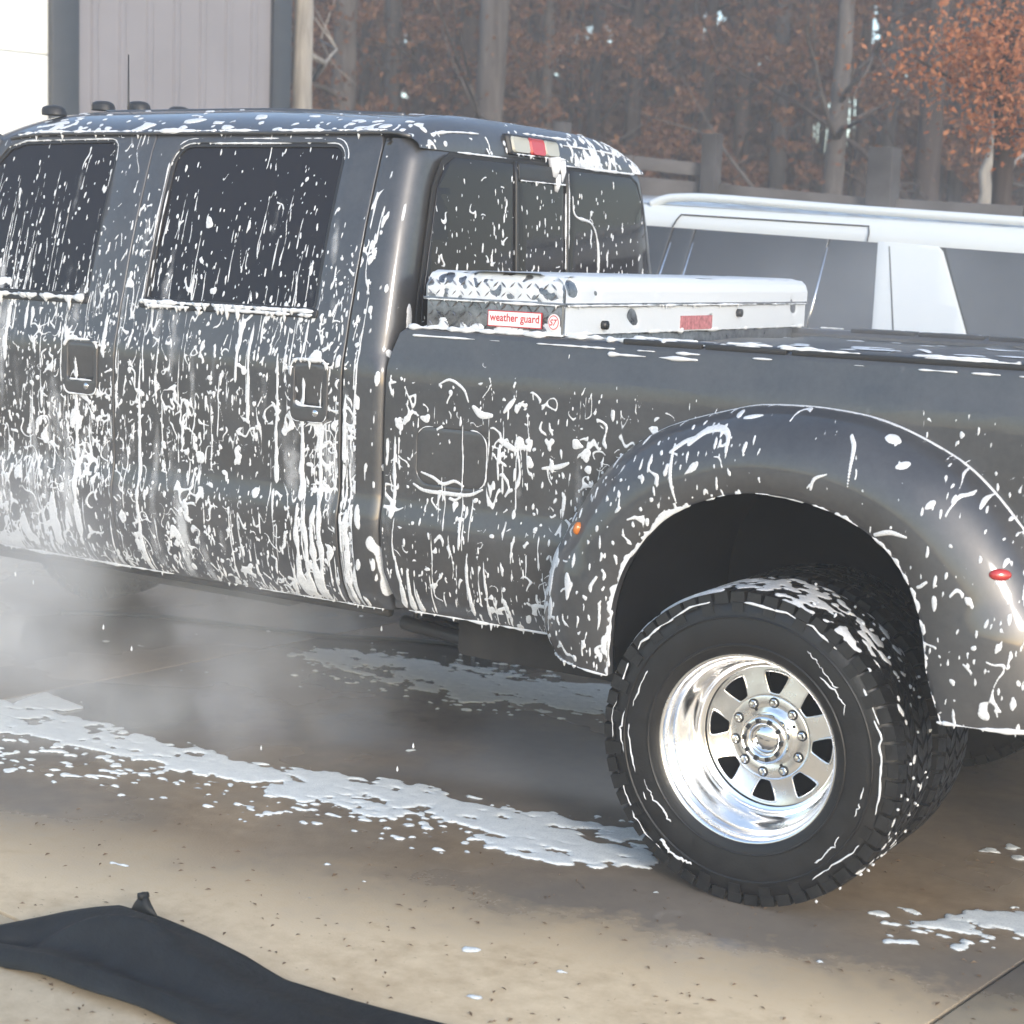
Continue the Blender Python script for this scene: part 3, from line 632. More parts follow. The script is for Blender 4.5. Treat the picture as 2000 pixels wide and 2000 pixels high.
    for k in range(10):                                     # castellated collar of the hub cap
        a = 2*math.pi*k/10; M = Matrix.Translation((x, 0, AZ)) @ Matrix.Rotation(-a, 4, 'Y'); mb = MB(); y0, y1 = sorted((f(-.119), f(-.123)))
        mb.box((.050, y0-.0045, -.006), (.062, y1-.002, .006), M); mb.build('hub_slot', 'dark_steel', parent)
    for k in range(10):
        a = R(36*k+12); c, s = math.cos(a)*.103, math.sin(a)*.103; mb = MB()
        pr = [(.0115, -.163), (.0115, -.155), (.0085, -.154), (.0085, -.146), (.007, -.143), (.0, -.142)]
        mb.lathe_y(g(pr), (x+c, AZ+s), 6); mb.build('lug_nut', 'chrome', parent, False)
        mb = MB(); mb.lathe_y(g([(.0112, -.1575), (.0145, -.1568), (.0155, -.160)]), (x+c, AZ+s), 20); mb.build('lug_washer', 'dark_steel', parent, True)
    for k in range(4):
        a = R(90*k+30); c, s = math.cos(a)*.086, math.sin(a)*.086; mb = MB(); mb.lathe_y(g([(.005, -.1600), (.0, -.1597)]), (x+c, AZ+s), 12); mb.build('hand_hole', 'seam_rubber', parent, True)
def wheel(x, yl, out, kind):
    W = empty('wheel', (x, yl, 0), parent=TRUCK); yc = yl-out*.1305
    tyre(W, x, yc, out, 3)
    if kind == 'dish': dual_rim(W, x, yl+0*out, out)
    else:
        mb = MB(); mb.lathe_y([(.262, yl+out*o) for o in (0, -.02)]+[(.235, yl-out*.05), (.20, yl-out*.03), (.08, yl+out*.01), (.0, yl+out*.012)], (x, AZ), 48); mb.build('rim', 'polished_aluminium' if kind == 'front' else 'dark_steel', W, True)
    return W
wheel(AX, -.170, -1, 'dish')
wheel(AX, .155, -1, 'inner')
wheel(AX, WID+.170, 1, 'dish'); wheel(AX, WID-.155, 1, 'inner')
wheel(-4.28, .03, -1, 'front'); wheel(-4.28, WID-.03, 1, 'front')
# --- chassis
for y in (.70, WID-.70):
    mb = MB(); mb.box((-5.2, y-.04, .60), (1.35, y+.04, .78)); mb.build('frame_rail', 'underbody', TRUCK)
mb = MB(); mb.tube([(AX, -.0, AZ), (AX, WID, AZ)], .065, 16); mb.lathe_y([(.0, .80), (.12, .82), (.17, .9), (.17, 1.06), (.12, 1.14), (0, 1.16)], (AX, AZ), 24); mb.build('rear_axle', 'underbody', TRUCK, True)
mb = MB(); mb.tube([(-4.28, .1, AZ), (-4.28, WID-.1, AZ)], .05, 14); mb.build('front_axle', 'underbody', TRUCK, True)
mb = MB(); mb.box((-3.7, .16, .60), (-1.35, WID-.16, .70)); mb.build('cab_floor', 'underbody', TRUCK)
mb = MB(); mb.box((-1.12, .20, .455), (-.40, .62, .86)); mb.build('fuel_tank', 'underbody', TRUCK, bevel=.03)
mb = MB(); mb.box((-4.6, .55, .42), (-2.1, 1.4, .70)); mb.build('drivetrain', 'underbody', TRUCK, bevel=.05)
mb = MB(); mb.box((.62, .55, .50), (1.32, 1.40, .72)); mb.build('spare_carrier', 'underbody', TRUCK, bevel=.05)
for y in (.66, WID-.66):
    mb = MB(); mb.tube([(-.72, y, .62), (-.3, y, .53), (AX, y, .51), (.5, y, .53), (.92, y, .62)], .028, 8); mb.build('leaf_spring', 'underbody', TRUCK, True)
# side sill strip and step bracket below the bed
mb = MB(); mb.tube([S(x, .60)+(0, .035, -.012) for x in np.linspace(-3.5, -1.33, 12)], .02, 8); mb.build('rocker_sill', 'underbody', TRUCK, True)
mb = MB(); mb.tube([(-1.45, .36, .497), (-1.44, .36, .497), (-1.12, .36, .470), (-1.10, .36, .465)], [.018, .026, .026, .018], 12); mb.tube([(-1.41, .44, .508), (-1.10, .44, .48)], .012, 8); mb.tube([(-1.12, .36, .47), (-1.10, .40, .60)], .010, 8); mb.tube([(-1.40, .36, .50), (-1.40, .42, .62)], .010, 8); mb.build('step_bracket', 'dark_steel', TRUCK, True)
# --- front end, outside the frame
ff = [(-3.79, .70), (-3.79, 1.40), (-3.83, 1.50), (-5.05, 1.40), (-5.25, 1.30), (-5.30, .78), (-4.80, .70)]+[(-4.28+.50*math.cos(R(a)), .55+.56*math.sin(R(a))) for a in np.linspace(15, 165, 14)][::1]
ff = [(-3.79, .70), (-3.79, 1.42), (-3.84, 1.515), (-5.05, 1.42), (-5.25, 1.32), (-5.30, .80), (-4.80, .72)]+[(-4.28+.52*math.cos(R(a)), .56+.54*math.sin(R(a))) for a in np.linspace(165, 15, 14)]
ffo = panel('front_fender', ff, [], ys, 'truck_paint', TRUCK); mirror(ffo, TRUCK)
X, Y = np.meshgrid(np.linspace(-5.25, -3.80, 20), np.linspace(.04, WID-.04, 30), indexing='ij')
grid('hood', np.stack([X, Y, 1.515+.10*(1-np.abs((Y-YC)/.95)**4)-.13*np.clip((-3.8-X)/1.45, 0, 1)**2], -1), 'truck_paint', TRUCK)
mb = MB(); mb.box((-5.33, .10, .95), (-5.26, WID-.10, 1.36)); mb.build('grille', 'chrome', TRUCK, bevel=.02)
mb = MB(); mb.box((-5.52, -.02, .56), (-5.34, WID+.02, .84)); mb.build('front_bumper', 'chrome', TRUCK, bevel=.03)
X, Y = np.meshgrid(np.linspace(0, 1, 12), np.linspace(.20, WID-.20, 24), indexing='ij')
grid('windscreen', np.stack([-3.34-.50*X-.05*(1-((Y-YC)/.8)**2), YC+(Y-YC)*(1+.14*X), 2.085-.52*X], -1), 'tinted_glass', TRUCK)
mb = MB(); mb.tube([S(-3.27, 2.135)+(0, .012, 0), S(-3.79, 1.545)+(0, .012, 0)], .035, 10); ap = mb.build('windscreen_pillar', 'truck_paint', TRUCK, True); mirror(ap, TRUCK)
for d in DOORS:
    c = mirror(d, TRUCK)
    for ch in list(d.children): mirror(ch, c)

# ================================================================== TOOL BOX across the bed
TB = empty('tool_box', (-.92, .98, 1.535), 'aluminium diamond plate tool box across the truck bed, half under foam', 'tool box')
TX0, TX1, TY0, TY1 = -1.176, -.665, .042, 1.918
zb0, zl0, zl1 = 1.536, 1.628, 1.712
mb = MB(); mb.box((TX0+.006, TY0+.008, zb0), (TX1-.010, TY1-.008, zl0+.01)); mb.box((TX0+.02, .13, 1.10), (TX1-.02, WID-.13, zb0-.001)); body = mb.build('box_body', 'diamond_plate', TB, bevel=.004)
V = []; prof = [(0., 0.), (.004, .0), (.004, .040), (.012, .064), (.030, .080), (.05, .0845)]     # lid edge: inset, height
for ins, h in prof:
    V += [(x, y, zl0+h) for x, y in ((TX0+ins, TY0+ins), (TX1-ins, TY0+ins), (TX1-ins, TY1-ins*1.6), (TX0+ins, TY1-ins*1.6))]
F = [(k*4+i, k*4+(i+1) % 4, (k+1)*4+(i+1) % 4, (k+1)*4+i) for k in range(len(prof)-1) for i in range(4)]+[tuple(range(len(prof)*4-4, len(prof)*4)), (3, 2, 1, 0)]
lid = mesh('lid', V, F, 'diamond_plate', TB, False); sharp(lid, 50)
mb = MB(); mb.box((TX0-.002, TY0-.003, zl0-.006), (TX1+.003, TY1+.003, zl0+.004)); mb.build('lid_lip', 'diamond_plate', TB, bevel=.003)
# raised tread bars of the plate (crossed pairs)
mb = MB()
def bar(p, ax, bx, nn, L=.0155, wd=.0034, h=.0034):
    p = np.array(p); mb.add([p-ax*L, p-bx*wd+nn*h*.2, p+ax*L, p+bx*wd+nn*h*.2, p+nn*h-ax*L*.45, p+nn*h+ax*L*.45], [(0, 1, 4), (1, 2, 5), (1, 5, 4), (2, 3, 5), (3, 0, 4), (3, 4, 5)])
def bars(o, ex, ez, nn, w_, h_, st=.030):
    o, ex, ez, nn = map(lambda a: np.array(a, float), (o, ex, ez, nn))
    for i in range(int(w_/st)):
        for j in range(int(h_/st)+1):
            s = 1 if (i+j) % 2 else -1; ax = (ex+s*ez)/math.sqrt(2); bx = (ex-s*ez)/math.sqrt(2); bar(o+ex*(i+.5)*st+ez*(j+.45)*st, ax, bx, nn)
bars((TX0+.006, TY0+.007, zb0+.002), (1, 0, 0), (0, 0, 1), (0, -1, 0), .50, .066)
bars((TX0+.006, TY0+.0035, zl0+.006), (1, 0, 0), (0, 0, 1), (0, -1, 0), .50, .03)
bars((TX0+.03, TY0+.016, zl0+.060), (1, 0, 0), (0, .7, .7), (0, -.7, .7), .46, .01)
mb.build('tread_bars', 'diamond_plate', TB, kind='stuff')
mb = MB(); mb.box((TX1-.012, TY0+.004, zb0), (TX1-.004, TY0+.012, zl0)); mb.build('corner_trim', 'chrome', TB)
# stickers: end plate with lettering, round emblem, small red sticker on the long side
ye = TY0+.006
def plate(name, poly, y, mat, parent): return mesh(name, [(x, y, z) for x, z in poly]+[(x, y+.004, z) for x, z in poly], [tuple(range(len(poly)))]+[(i, i+len(poly), (i+1) % len(poly)+len(poly), (i+1) % len(poly)) for i in range(len(poly))], mat, parent, False)
sx0, sx1 = hy(955, 605, ye)[0], hy(1059, 640, ye)[0]; szc = (hy(955, 622, ye)[2]+hy(1059, 627, ye)[2])/2+.001; sh = .0245
plate('sticker', [(sx0, szc-sh), (sx1, szc-sh), (sx1, szc+sh), (sx0, szc+sh)], ye-.0052, 'sticker_red', TB)
st2 = plate('sticker', [(sx0+.003, szc-sh+.003), (sx1-.003, szc-sh+.003), (sx1-.003, szc+sh-.003), (sx0+.003, szc+sh-.003)], ye-.0060, 'sticker_white', TB)
def text(body, x0, x1, zc, y, mat, parent, bold=.012, shear=0.):
    cu = bpy.data.curves.new('lettering', 'FONT'); cu.body = body; cu.offset = bold; cu.shear = shear; cu.space_character = 1.02
    o = bpy.data.objects.new('lettering', cu); COL.objects.link(o); bpy.context.view_layer.update()
    me = bpy.data.meshes.new_from_object(o.evaluated_get(bpy.context.evaluated_depsgraph_get())); COL.objects.unlink(o); bpy.data.objects.remove(o)
    co = np.empty(len(me.vertices)*3); me.vertices.foreach_get('co', co); co = co.reshape(-1, 3); a, c = co.min(0), co.max(0); k = (x1-x0)/(c[0]-a[0])
    me.vertices.foreach_set('co', np.stack([x0+(co[:, 0]-a[0])*k, np.full(len(co), y), zc+(co[:, 1]-(a[1]+c[1])/2)*k*1.15], 1).ravel()); me.update()
    return link('lettering', me, mat, parent, False)
text('weather guard', sx0+.008, sx1-.008, szc+.0005, ye-.0066, 'sticker_red', st2, .018)
ec = hy(1083, 630, ye); er = .024; circ = lambda r: [(ec[0]+r*.86*math.cos(t), ec[2]+r*1.05*math.sin(t)) for t in np.linspace(0, 2*math.pi, 28, endpoint=False)]
plate('emblem', circ(er), ye-.0052, 'sticker_white', TB); em = plate('emblem', circ(er*.86), ye-.0060, 'sticker_red', TB); plate('emblem_disc', circ(er*.74), ye-.0066, 'sticker_white', em)
text('S7', ec[0]-.013, ec[0]+.013, ec[2], ye-.0072, 'sticker_red', em, .02, .25)
rs0, rs1 = hx(1332, 617, TX1), hx(1392, 641, TX1)
mb = MB(); mb.box((TX1-.0085, rs0[1], zb0+.004), (TX1-.003, rs1[1], rs0[2])); mb.build('sticker', 'sticker_pink', TB, label='small faded red sticker under a film of foam')
for (u, v) in ((1180, 635), (1443, 611)):
    p = hx(u, v, TX1); mb = MB(); mb.tube([(TX1-.012, p[1], p[2]), (TX1+.012, p[1], p[2])], .014, 14); mb.build('latch', 'dark_steel', TB, True)

# ================================================================== FOAM
d_ = .0025; FX0, FX1, FZ0, FZ1 = -3.45, 1.44, .56, 2.18
nx, nz = int((FX1-FX0)/d_), int((FZ1-FZ0)/d_); fx = FX0+d_*np.arange(nx); fz = FZ0+d_*np.arange(nz); XX, ZZ = np.meshgrid(fx, fz)
inW = inpoly(XX, ZZ, inset(win_r, .010)); inWf = inpoly(XX, ZZ, inset(win_f, .010)); glass = inW | inWf
edgeW = (inpoly(XX, ZZ, inset(win_r, -.006)) | inpoly(XX, ZZ, inset(win_f, -.006))) & ~glass
def seg(pts, z): p = np.array(pts); return np.interp(z, p[:, 0], p[:, 1])
zone = gnoise(XX.shape, 45, 45, 11)                                   # where foam is thick or thin
# how far the foam covers, by height, for door and bed
dens_cab = seg([(.56, .95), (.75, .85), (1.0, .8), (1.2, .85), (1.45, .75), (1.6, .70), (1.8, .45), (1.95, .12), (2.1, -.15), (2.2, -.1)], ZZ)
dens_bed = seg([(.56, .6), (.75, .62), (.95, .5), (1.05, .66), (1.25, .66), (1.36, .5), (1.40, -.3), (1.41, -1.2), (1.6, -1.5)], ZZ)
dens = np.where(XX > BEDF, dens_bed, dens_cab)
dens += np.where(XX < BEDF, .25*sstep(-XX, 2.2, 3.2)*sstep(1.3-ZZ, 0, .5), 0)                       # heavier towards the front foot of the doors
dens -= .75*sstep(XX, -1.75, -1.55)*sstep(ZZ, 1.75, 1.95)*(XX < BEDF)                               # clean upper pillar
dens -= .35*sstep(XX, -.55, -.2)*(ZZ > 1.15)
dens -= .9*(inpoly(XX, ZZ, inset(fuel, -.01)))                                                       # fuel flap nearly clean
for (hx0, hx1, hz0, hz1) in ((-1.665, -1.517, 1.206, 1.405), (-2.704, -2.548, 1.222, 1.413)): dens -= 1.2*((XX > hx0+.012) & (XX < hx1-.012) & (ZZ > hz0+.02) & (ZZ < hz1-.01))
dens += .14*zone
D = np.full(XX.shape, -.01)
def put(F): np.maximum(D, F, out=D)
# short hanging drops
for sd_, a, c, off_ in ((21, 1.05, 3.2, .1), (22, 1.3, 5., .08), (23, 1.6, 2.4, .4)):
    n_ = gnoise(XX.shape, c, a, sd_); put((n_-(2.45-.85*dens+off_))*a*d_*1.5)
# curled ribbons
warp = gnoise(XX.shape, 14, 14, 31)
for sd_, s_ in ((32, 5.5), (33, 7.5), (38, 4.5)):
    n_ = gnoise(XX.shape, s_*1.15, s_, sd_); gate = gnoise(XX.shape, 7, 6, sd_+100)+.35*gnoise(XX.shape, 26, 26, sd_+200)
    on = np.where(glass, -.9, 0.)+np.where(ZZ > 1.47, -.6, 0)+np.where((XX > BEDF), -.1, 0.)
    rb = (.24+.10*warp-np.abs(n_))*s_*d_*.9; put(np.minimum(rb, (gate-(1.72-1.15*dens-on))*7*d_*.7))
for sd_, sx_, sz_ in ((47, 3.4, 17.), (48, 4.6, 24.)):
    n_ = gnoise(XX.shape, sz_, sx_, sd_); gate = gnoise(XX.shape, 22, 7, sd_+30); put(np.minimum((.15+.05*warp-np.abs(n_))*sx_*d_*1.1, (gate-(1.35-.95*dens+np.where(glass, .35, 0)))*6*d_))
# blobs
n_ = gnoise(XX.shape, 8, 6, 41)+.5*gnoise(XX.shape, 3, 3, 42); put((n_-(2.75-.75*np.where(glass | (ZZ > 1.45), dens-.8, dens)))*5*d_)
# thick sheet low on the front door
lowz = .86+.10*np.sin(XX*9)+.07*gnoise(XX.shape, 30, 9, 43); sheet = sstep(-XX, 2.72, 3.05)*sstep(lowz-ZZ, -.02, .12)
n_ = gnoise(XX.shape, 16, 4.5, 44); put(np.where(sheet > .05, (n_+2.4*sheet-1.75)*4*d_, -.01))
# runs of foam down the panels
rng = np.random.default_rng(7)
def run(x0, z1, z0, w0, w1, seed=0, wob=.012, endblob=1.3):
    r_ = np.random.default_rng(seed); j0 = max(0, int((z0-.03-FZ0)/d_)); j1 = min(nz, int((z1-FZ0)/d_)+1)
    if j1-j0 < 3: return
    z = fz[j0:j1]; t = np.clip((z1-z)/(z1-z0), 0, 1.2); k = len(z); nn = np.convolve(r_.standard_normal(k+60), np.hanning(61)/8, 'valid')[:k]; n2_ = np.convolve(r_.standard_normal(k+24), np.hanning(25)/4, 'valid')[:k]
    xc_ = x0+wob*.35*nn; wd = (w0+(w1-w0)*t)*(1+.28*n2_)*sstep(z-(z0-.012), 0, .02)*(.35+.65*sstep(z1-z, 0, .05))
    i0 = max(0, int((xc_.min()-.05-FX0)/d_)); i1 = min(nx, int((xc_.max()+.05-FX0)/d_)+2)
    D[j0:j1, i0:i1] = np.maximum(D[j0:j1, i0:i1], np.clip(wd[:, None]-np.abs(fx[None, i0:i1]-xc_[:, None]), -.02, .02))
for k in range(150):                                                   # thin trickles on the glass
    x = rng.uniform(-2.36, -1.62); z1 = rng.uniform(1.62, 1.98); 
    if k % 5 == 0: run(x, z1, max(1.57, z1-rng.uniform(.06, .26)), .001, .0024, 500+k)
for k in range(46):
    x = rng.uniform(-3.4, -2.64); z1 = rng.uniform(1.62, 2.12); run(x, z1, max(1.57, z1-rng.uniform(.06, .36)), .0009, .0020, 700+k, .008)
for k in range(52):                                                   # doors and pillar
    x = rng.uniform(-3.4, -1.32); z1 = rng.choice([rng.uniform(.75, 1.5), rng.uniform(1.35, 1.75)]); 
    if z1 > 1.56 and (-2.37 < x < -1.6 or x < -2.63): z1 = 1.53
    run(x, z1, max(.61, z1-rng.uniform(.07, .32)), .0014, rng.uniform(.0024, .0048), 900+k)
for k in range(14): x = rng.uniform(-1.45, -1.33); z1 = rng.uniform(.8, 1.75); run(x, z1, max(.62, z1-rng.uniform(.1, .4)), .0015, .0040, 1100+k)
for k in range(18): x = rng.uniform(BEDF+.03, -.66); z1 = rng.uniform(.72, 1.3); run(x, z1, max(.625, z1-rng.uniform(.06, .24)), .0015, rng.uniform(.0024, .0045), 1200+k)
def S2(u, v):                                                          # photo pixel -> (x, z) on the body side
    y = 0.
    for _ in range(25): p = hy(u, v, y); y = .5*y+.5*float(ys(np.array(0.), np.array(p[2])))
    return p[0], p[2]
for i, (u0, v0, u1, v1, a, c) in enumerate(((270, 690, 305, 1112, .004, .010), (152, 690, 160, 1060, .005, .013), (588, 720, 592, 975, .005, .011), (222, 610, 232, 860, .003, .007), (470, 612, 464, 745, .012, .005), (492, 625, 490, 820, .004, .009), (540, 690, 545, 940, .004, .008), (628, 825, 618, 1010, .004, .010), (675, 760, 672, 900, .004, .010), (708, 760, 712, 990, .004, .009), (770, 840, 768, 1010, .003, .009), (905, 1085, 930, 1200, .005, .010), (940, 1090, 965, 1205, .003, .006), (600, 625, 598, 690, .008, .004), (205, 610, 203, 690, .009, .006), (20, 590, 10, 700, .012, .009), (55, 590, 50, 640, .010, .004), (100, 960, 120, 1060, .016, .02))):
    xa, za = S2(u0, v0); xe, ze = S2(u1, v1); run((xa+xe)/2, za, ze, a, c, 1500+i, .010)
for x0, dx, w_ in ((-1.632, 0, .015), (-1.600, 0, .012), (-1.565, .02, .013), (-1.54, 0, .009), (-1.425, 0, .011), (-1.40, 0, .012), (-1.375, .01, .010)):                 # broad fans at the feet of handles and pillar
    run(x0, .93, .61, .010, w_, int(-x0*1000), .02)
run(-1.225, .80, .62, .006, .012, 77, .02); run(-1.195, .76, .62, .005, .011, 78, .02); run(-1.165, .70, .62, .004, .009, 79, .02)
# a curl of foam left inside the fuel flap and on its lower edge
for (P, w_) in (([(823, 922), (845, 932), (865, 945), (888, 940), (905, 950)], .006), ([(808, 945), (830, 958), (875, 964), (915, 967), (942, 957)], .007), ([(858, 750), (880, 742), (905, 760), (915, 785)], .005), ([(925, 795), (940, 810), (960, 812)], .012), ([(985, 805), (1005, 780)], .009), ([(975, 860), (995, 872), (1008, 880)], .010), ([(1060, 915), (1090, 912), (1110, 905)], .008)):
    Q = np.array([S2(*p) for p in P]); Q = smooth_poly(Q, 12)
    for k, q in enumerate(Q):
        i0, j0 = int((q[0]-FX0)/d_), int((q[1]-FZ0)/d_); sl = (slice(j0-9, j0+10), slice(i0-9, i0+10)); ww = w_*(.55+.45*math.sin(math.pi*k/(len(Q)-1)))
        D[sl] = np.maximum(D[sl], ww-np.hypot(XX[sl]-q[0], ZZ[sl]-q[1]))
# keep clear: gaps, outside of the sheet metal, behind the fender
Ysurf = ys(XX, ZZ)+np.where(glass, .0125, 0.); ok = ~edgeW
for sx_ in (SEAM_F, SEAM_R): ok &= np.abs(XX-sx_) > .007
cabm = (XX < -1.395) & (ZZ < 2.15) & (ZZ > .605) & (ZZ < 2.15-.9*np.clip(-3.2-XX, 0, 1)*1.3); bedm = inpoly(XX, ZZ, inset(bed_out, .006))
aw = inpoly(XX, ZZ, [tuple(q) for q in FA]+[(.955, .5), (-.631, .5)]); bedm &= ~aw
ok &= cabm | bedm
P = np.stack([XX, Ysurf, ZZ], -1); N = gnormals(np.stack([XX, ys(XX, ZZ), ZZ], -1), (0, -1, 0))
fo = relief('foam', D, P, N, TRUCK, .0026, ok=ok)
film = gnoise(XX.shape, 34, 6, 45)+.7*gnoise(XX.shape, 60, 30, 49)+.25*gnoise(XX.shape, 4, 3, 46); Dfm = np.clip((film-(2.25-2.0*np.clip(dens, 0, 1.2)))*.00020, -.002, .0006)
relief('foam', Dfm, P+N*.0012, N, TRUCK, .0026, ok=ok & (D < .001), low=-.0004)
# fender: the same field in world x,z, sampled on the flare
nS, nT2 = 800, 136; P = fender_pts(nS, nT2); N = gnormals(P, (0, -1, .3)); Pw = P
fd = .0025; gxs, gzs = -.75, .5; shp = (396, 744)
gX, gZ = np.meshgrid(gxs+fd*np.arange(shp[1]), gzs+fd*np.arange(shp[0])); Df = np.full(shp, -.01)
densF = .68-.75*sstep(gX, -.05, .12)*sstep(gX, -.05, .12)*sstep(.62-gX, -.02, .12)*sstep(gZ, .98, 1.06)+.12*gnoise(shp, 30, 30, 61)+.18*sstep(1.0-gZ, 0, .3)
for sd_, a, c, o_ in ((62, 1.2, 3.8, .0), (63, 1.6, 5.5, .05), (64, 1.8, 2.8, .15)): np.maximum(Df, (gnoise(shp, c, a, sd_)-(2.5-.85*densF+o_))*a*fd*1.5, out=Df)
n_ = gnoise(shp, 7, 6, 65); np.maximum(Df, np.minimum((.26-np.abs(n_))*6*fd, (gnoise(shp, 8, 7, 66)-(1.75-1.0*densF))*7*fd*.7), out=Df)
n_ = gnoise(shp, 11, 4, 67); np.maximum(Df, (n_-(3.1-.8*densF-1.35*sstep(-gX, .33, .42)*sstep(1.0-gZ, 0, .2)))*4.5*fd, out=Df)
for (P_, w_) in (([(1345, 865), (1375, 845), (1410, 838), (1425, 850), (1415, 880)], .010), ([(1312, 880), (1335, 862), (1365, 850)], .007), ([(1318, 870), (1310, 930), (1318, 985)], .006), ([(1661, 850), (1662, 880), (1657, 950)], .006), ([(1585, 960), (1592, 935), (1610, 928)], .005), ([(1710, 1045), (1735, 1038), (1770, 1055)], .007), ([(1735, 850), (1752, 862)], .010), ([(1770, 905), (1755, 915)], .010), ([(1455, 815), (1490, 810)], .006), ([(1822, 985), (1812, 995)], .009)):
    Q = smooth_poly(np.array([fpt(*p)[0][[0, 2]] for p in P_]), 12)
    for k, q in enumerate(Q):
        i0, j0 = int((q[0]-gxs)/fd), int((q[1]-gzs)/fd); sl = (slice(max(j0-9, 0), j0+10), slice(max(i0-9, 0), i0+10)); ww = w_*(.6+.4*math.sin(math.pi*k/(len(Q)-1)+.3)); Df[sl] = np.maximum(Df[sl], ww-np.hypot(gX[sl]-q[0], gZ[sl]-q[1]))
DF = bilerp(Df, gxs, gzs, fd, P[..., 0], P[..., 2]); T = np.linspace(0, 1, nT2)[None, :]; s_ = np.linspace(0, 1, nS)[:, None]
w1 = np.convolve(np.random.default_rng(3).standard_normal(nS+40), np.hanning(41)/9, 'valid')[:nS, None]
DF = np.maximum(DF, .008+.004*w1-T*.33)                                                         # line of foam along the joint
w2 = np.convolve(np.random.default_rng(4).standard_normal(nS+14), np.hanning(15)/4, 'valid')[:nS, None]
DF = np.maximum(DF, np.where(s_ < .36, .006+.006*w1+.005*w2, np.where(s_ > .62, .002+.006*w1+.005*w2, -.001+.004*w1+.003*w2))-(1-T)*.33)    # and along the lip
relief('foam', DF, P, N, fend, .0026)
# cab corner and back wall / glass, field in y,z
gy0, gz0 = .0, 1.44; shp = (280, 790); gY, gZ = np.meshgrid(gy0+d_*np.arange(shp[1]), gz0+d_*np.arange(shp[0])); Db = np.full(shp, -.01)
densB = seg([(1.44, 1.0), (1.6, .95), (1.75, .8), (1.9, .5), (2.0, .2), (2.06, -.1), (2.09, .1), (2.15, .05)], gZ)+.15*gnoise(shp, 30, 30, 71)+.9*sstep(gY, 1.15, 1.25)*sstep(gZ, 2.085, 2.10)
for sd_, a, c, o_ in ((72, 1.2, 3.6, .0), (73, 1.6, 4.5, .1)): np.maximum(Db, (gnoise(shp, c, a, sd_)-(2.45-.85*densB+o_))*a*d_*1.5, out=Db)
n_ = gnoise(shp, 6, 8, 75); np.maximum(Db, np.minimum((.2-np.abs(n_))*6*d_, (gnoise(shp, 7, 8, 76)-(1.95-1.0*densB))*7*d_*.7), out=Db)
bp = np.array([[xw(y, z) for y in gY[0]] for z in gZ[:, 0]]); okb = (gY > .15+.25*np.clip(gZ-1.5, 0, 1)) & (gY < WID-.15-.25*np.clip(gZ-1.5, 0, 1)) & (gZ > 1.53) & (gZ < 2.13)
bp[..., 0] += np.where((gZ > 1.512) & (gZ < 2.08), .005, -.006)
relief('foam', Db, bp, np.broadcast_to(np.array([1., 0, 0]), bp.shape), rwf, .003, ok=okb & (np.abs(gZ-2.08) > .006))
# cab corner strip
sub = CABW[:, 3:17]; from_ = np.linspace(0, 1, 60); P = np.empty((len(zr), 60, 3))
for i in range(len(zr)):
    s = np.r_[0, np.cumsum(np.linalg.norm(np.diff(sub[i], axis=0), axis=1))]
    for k in range(3): P[i, :, k] = np.interp(from_*s[-1], s, sub[i][:, k])
zf = np.arange(.605, 2.12, .003); P2 = np.empty((len(zf), 60, 3))
for k in range(3):
    for j in range(60): P2[:, j, k] = np.interp(zf, zr, P[:, j, k])
shp = P2.shape[:2]; dn = seg([(.6, .8), (1.0, .75), (1.4, .7), (1.7, .55), (1.85, .3), (2.0, -.1), (2.1, -.2)], P2[..., 2])
DC = np.full(shp, -.01)
for sd_, a, c, o_ in ((82, 1.4, 4., .0), (83, 2., 9., .1)): np.maximum(DC, (gnoise(shp, c, a, sd_)-(2.4-.8*dn+o_))*a*d_*1.5, out=DC)
n_ = gnoise(shp, 14, 3.2, 85); np.maximum(DC, (n_-(2.7-1.1*dn))*4*d_, out=DC)
relief('foam', DC, P2, gnormals(P2, (.6, -.8, 0)), cab, .003)
xr_ = np.r_[np.arange(-3.12, -1.45, .004), -1.45+.125*np.sin(np.linspace(0, .995, 48)*math.pi/2)]; yr_ = np.arange(.212, 1.745, .004); X2, Y2 = np.meshgrid(xr_, yr_, indexing='ij'); P = np.stack([X2, Y2, roofz(X2, Y2)], -1)
dr = .9*sstep(.42-Y2, 0, .16)+.25*sstep(X2, -1.6, -1.4)+1.3*sstep(X2, -1.42, -1.36)*sstep(Y2, 1.10, 1.2)-.2; Dr = np.full(X2.shape, -.01)
for sd_, a_, c_ in ((151, 2., 2.), (152, 3.2, 2.4), (153, 6., 3.)): np.maximum(Dr, (gnoise(X2.shape, a_, c_, sd_)-(2.5-1.25*dr))*.004*a_*.8, out=Dr)
n_ = gnoise(X2.shape, 7, 5, 154); np.maximum(Dr, np.minimum((.28-np.abs(n_))*5*.004, (gnoise(X2.shape, 8, 6, 155)-(1.7-1.2*dr))*.02), out=Dr)
relief('foam', Dr, P, gnormals(P, (.1, -.1, 1)), roof, .003)
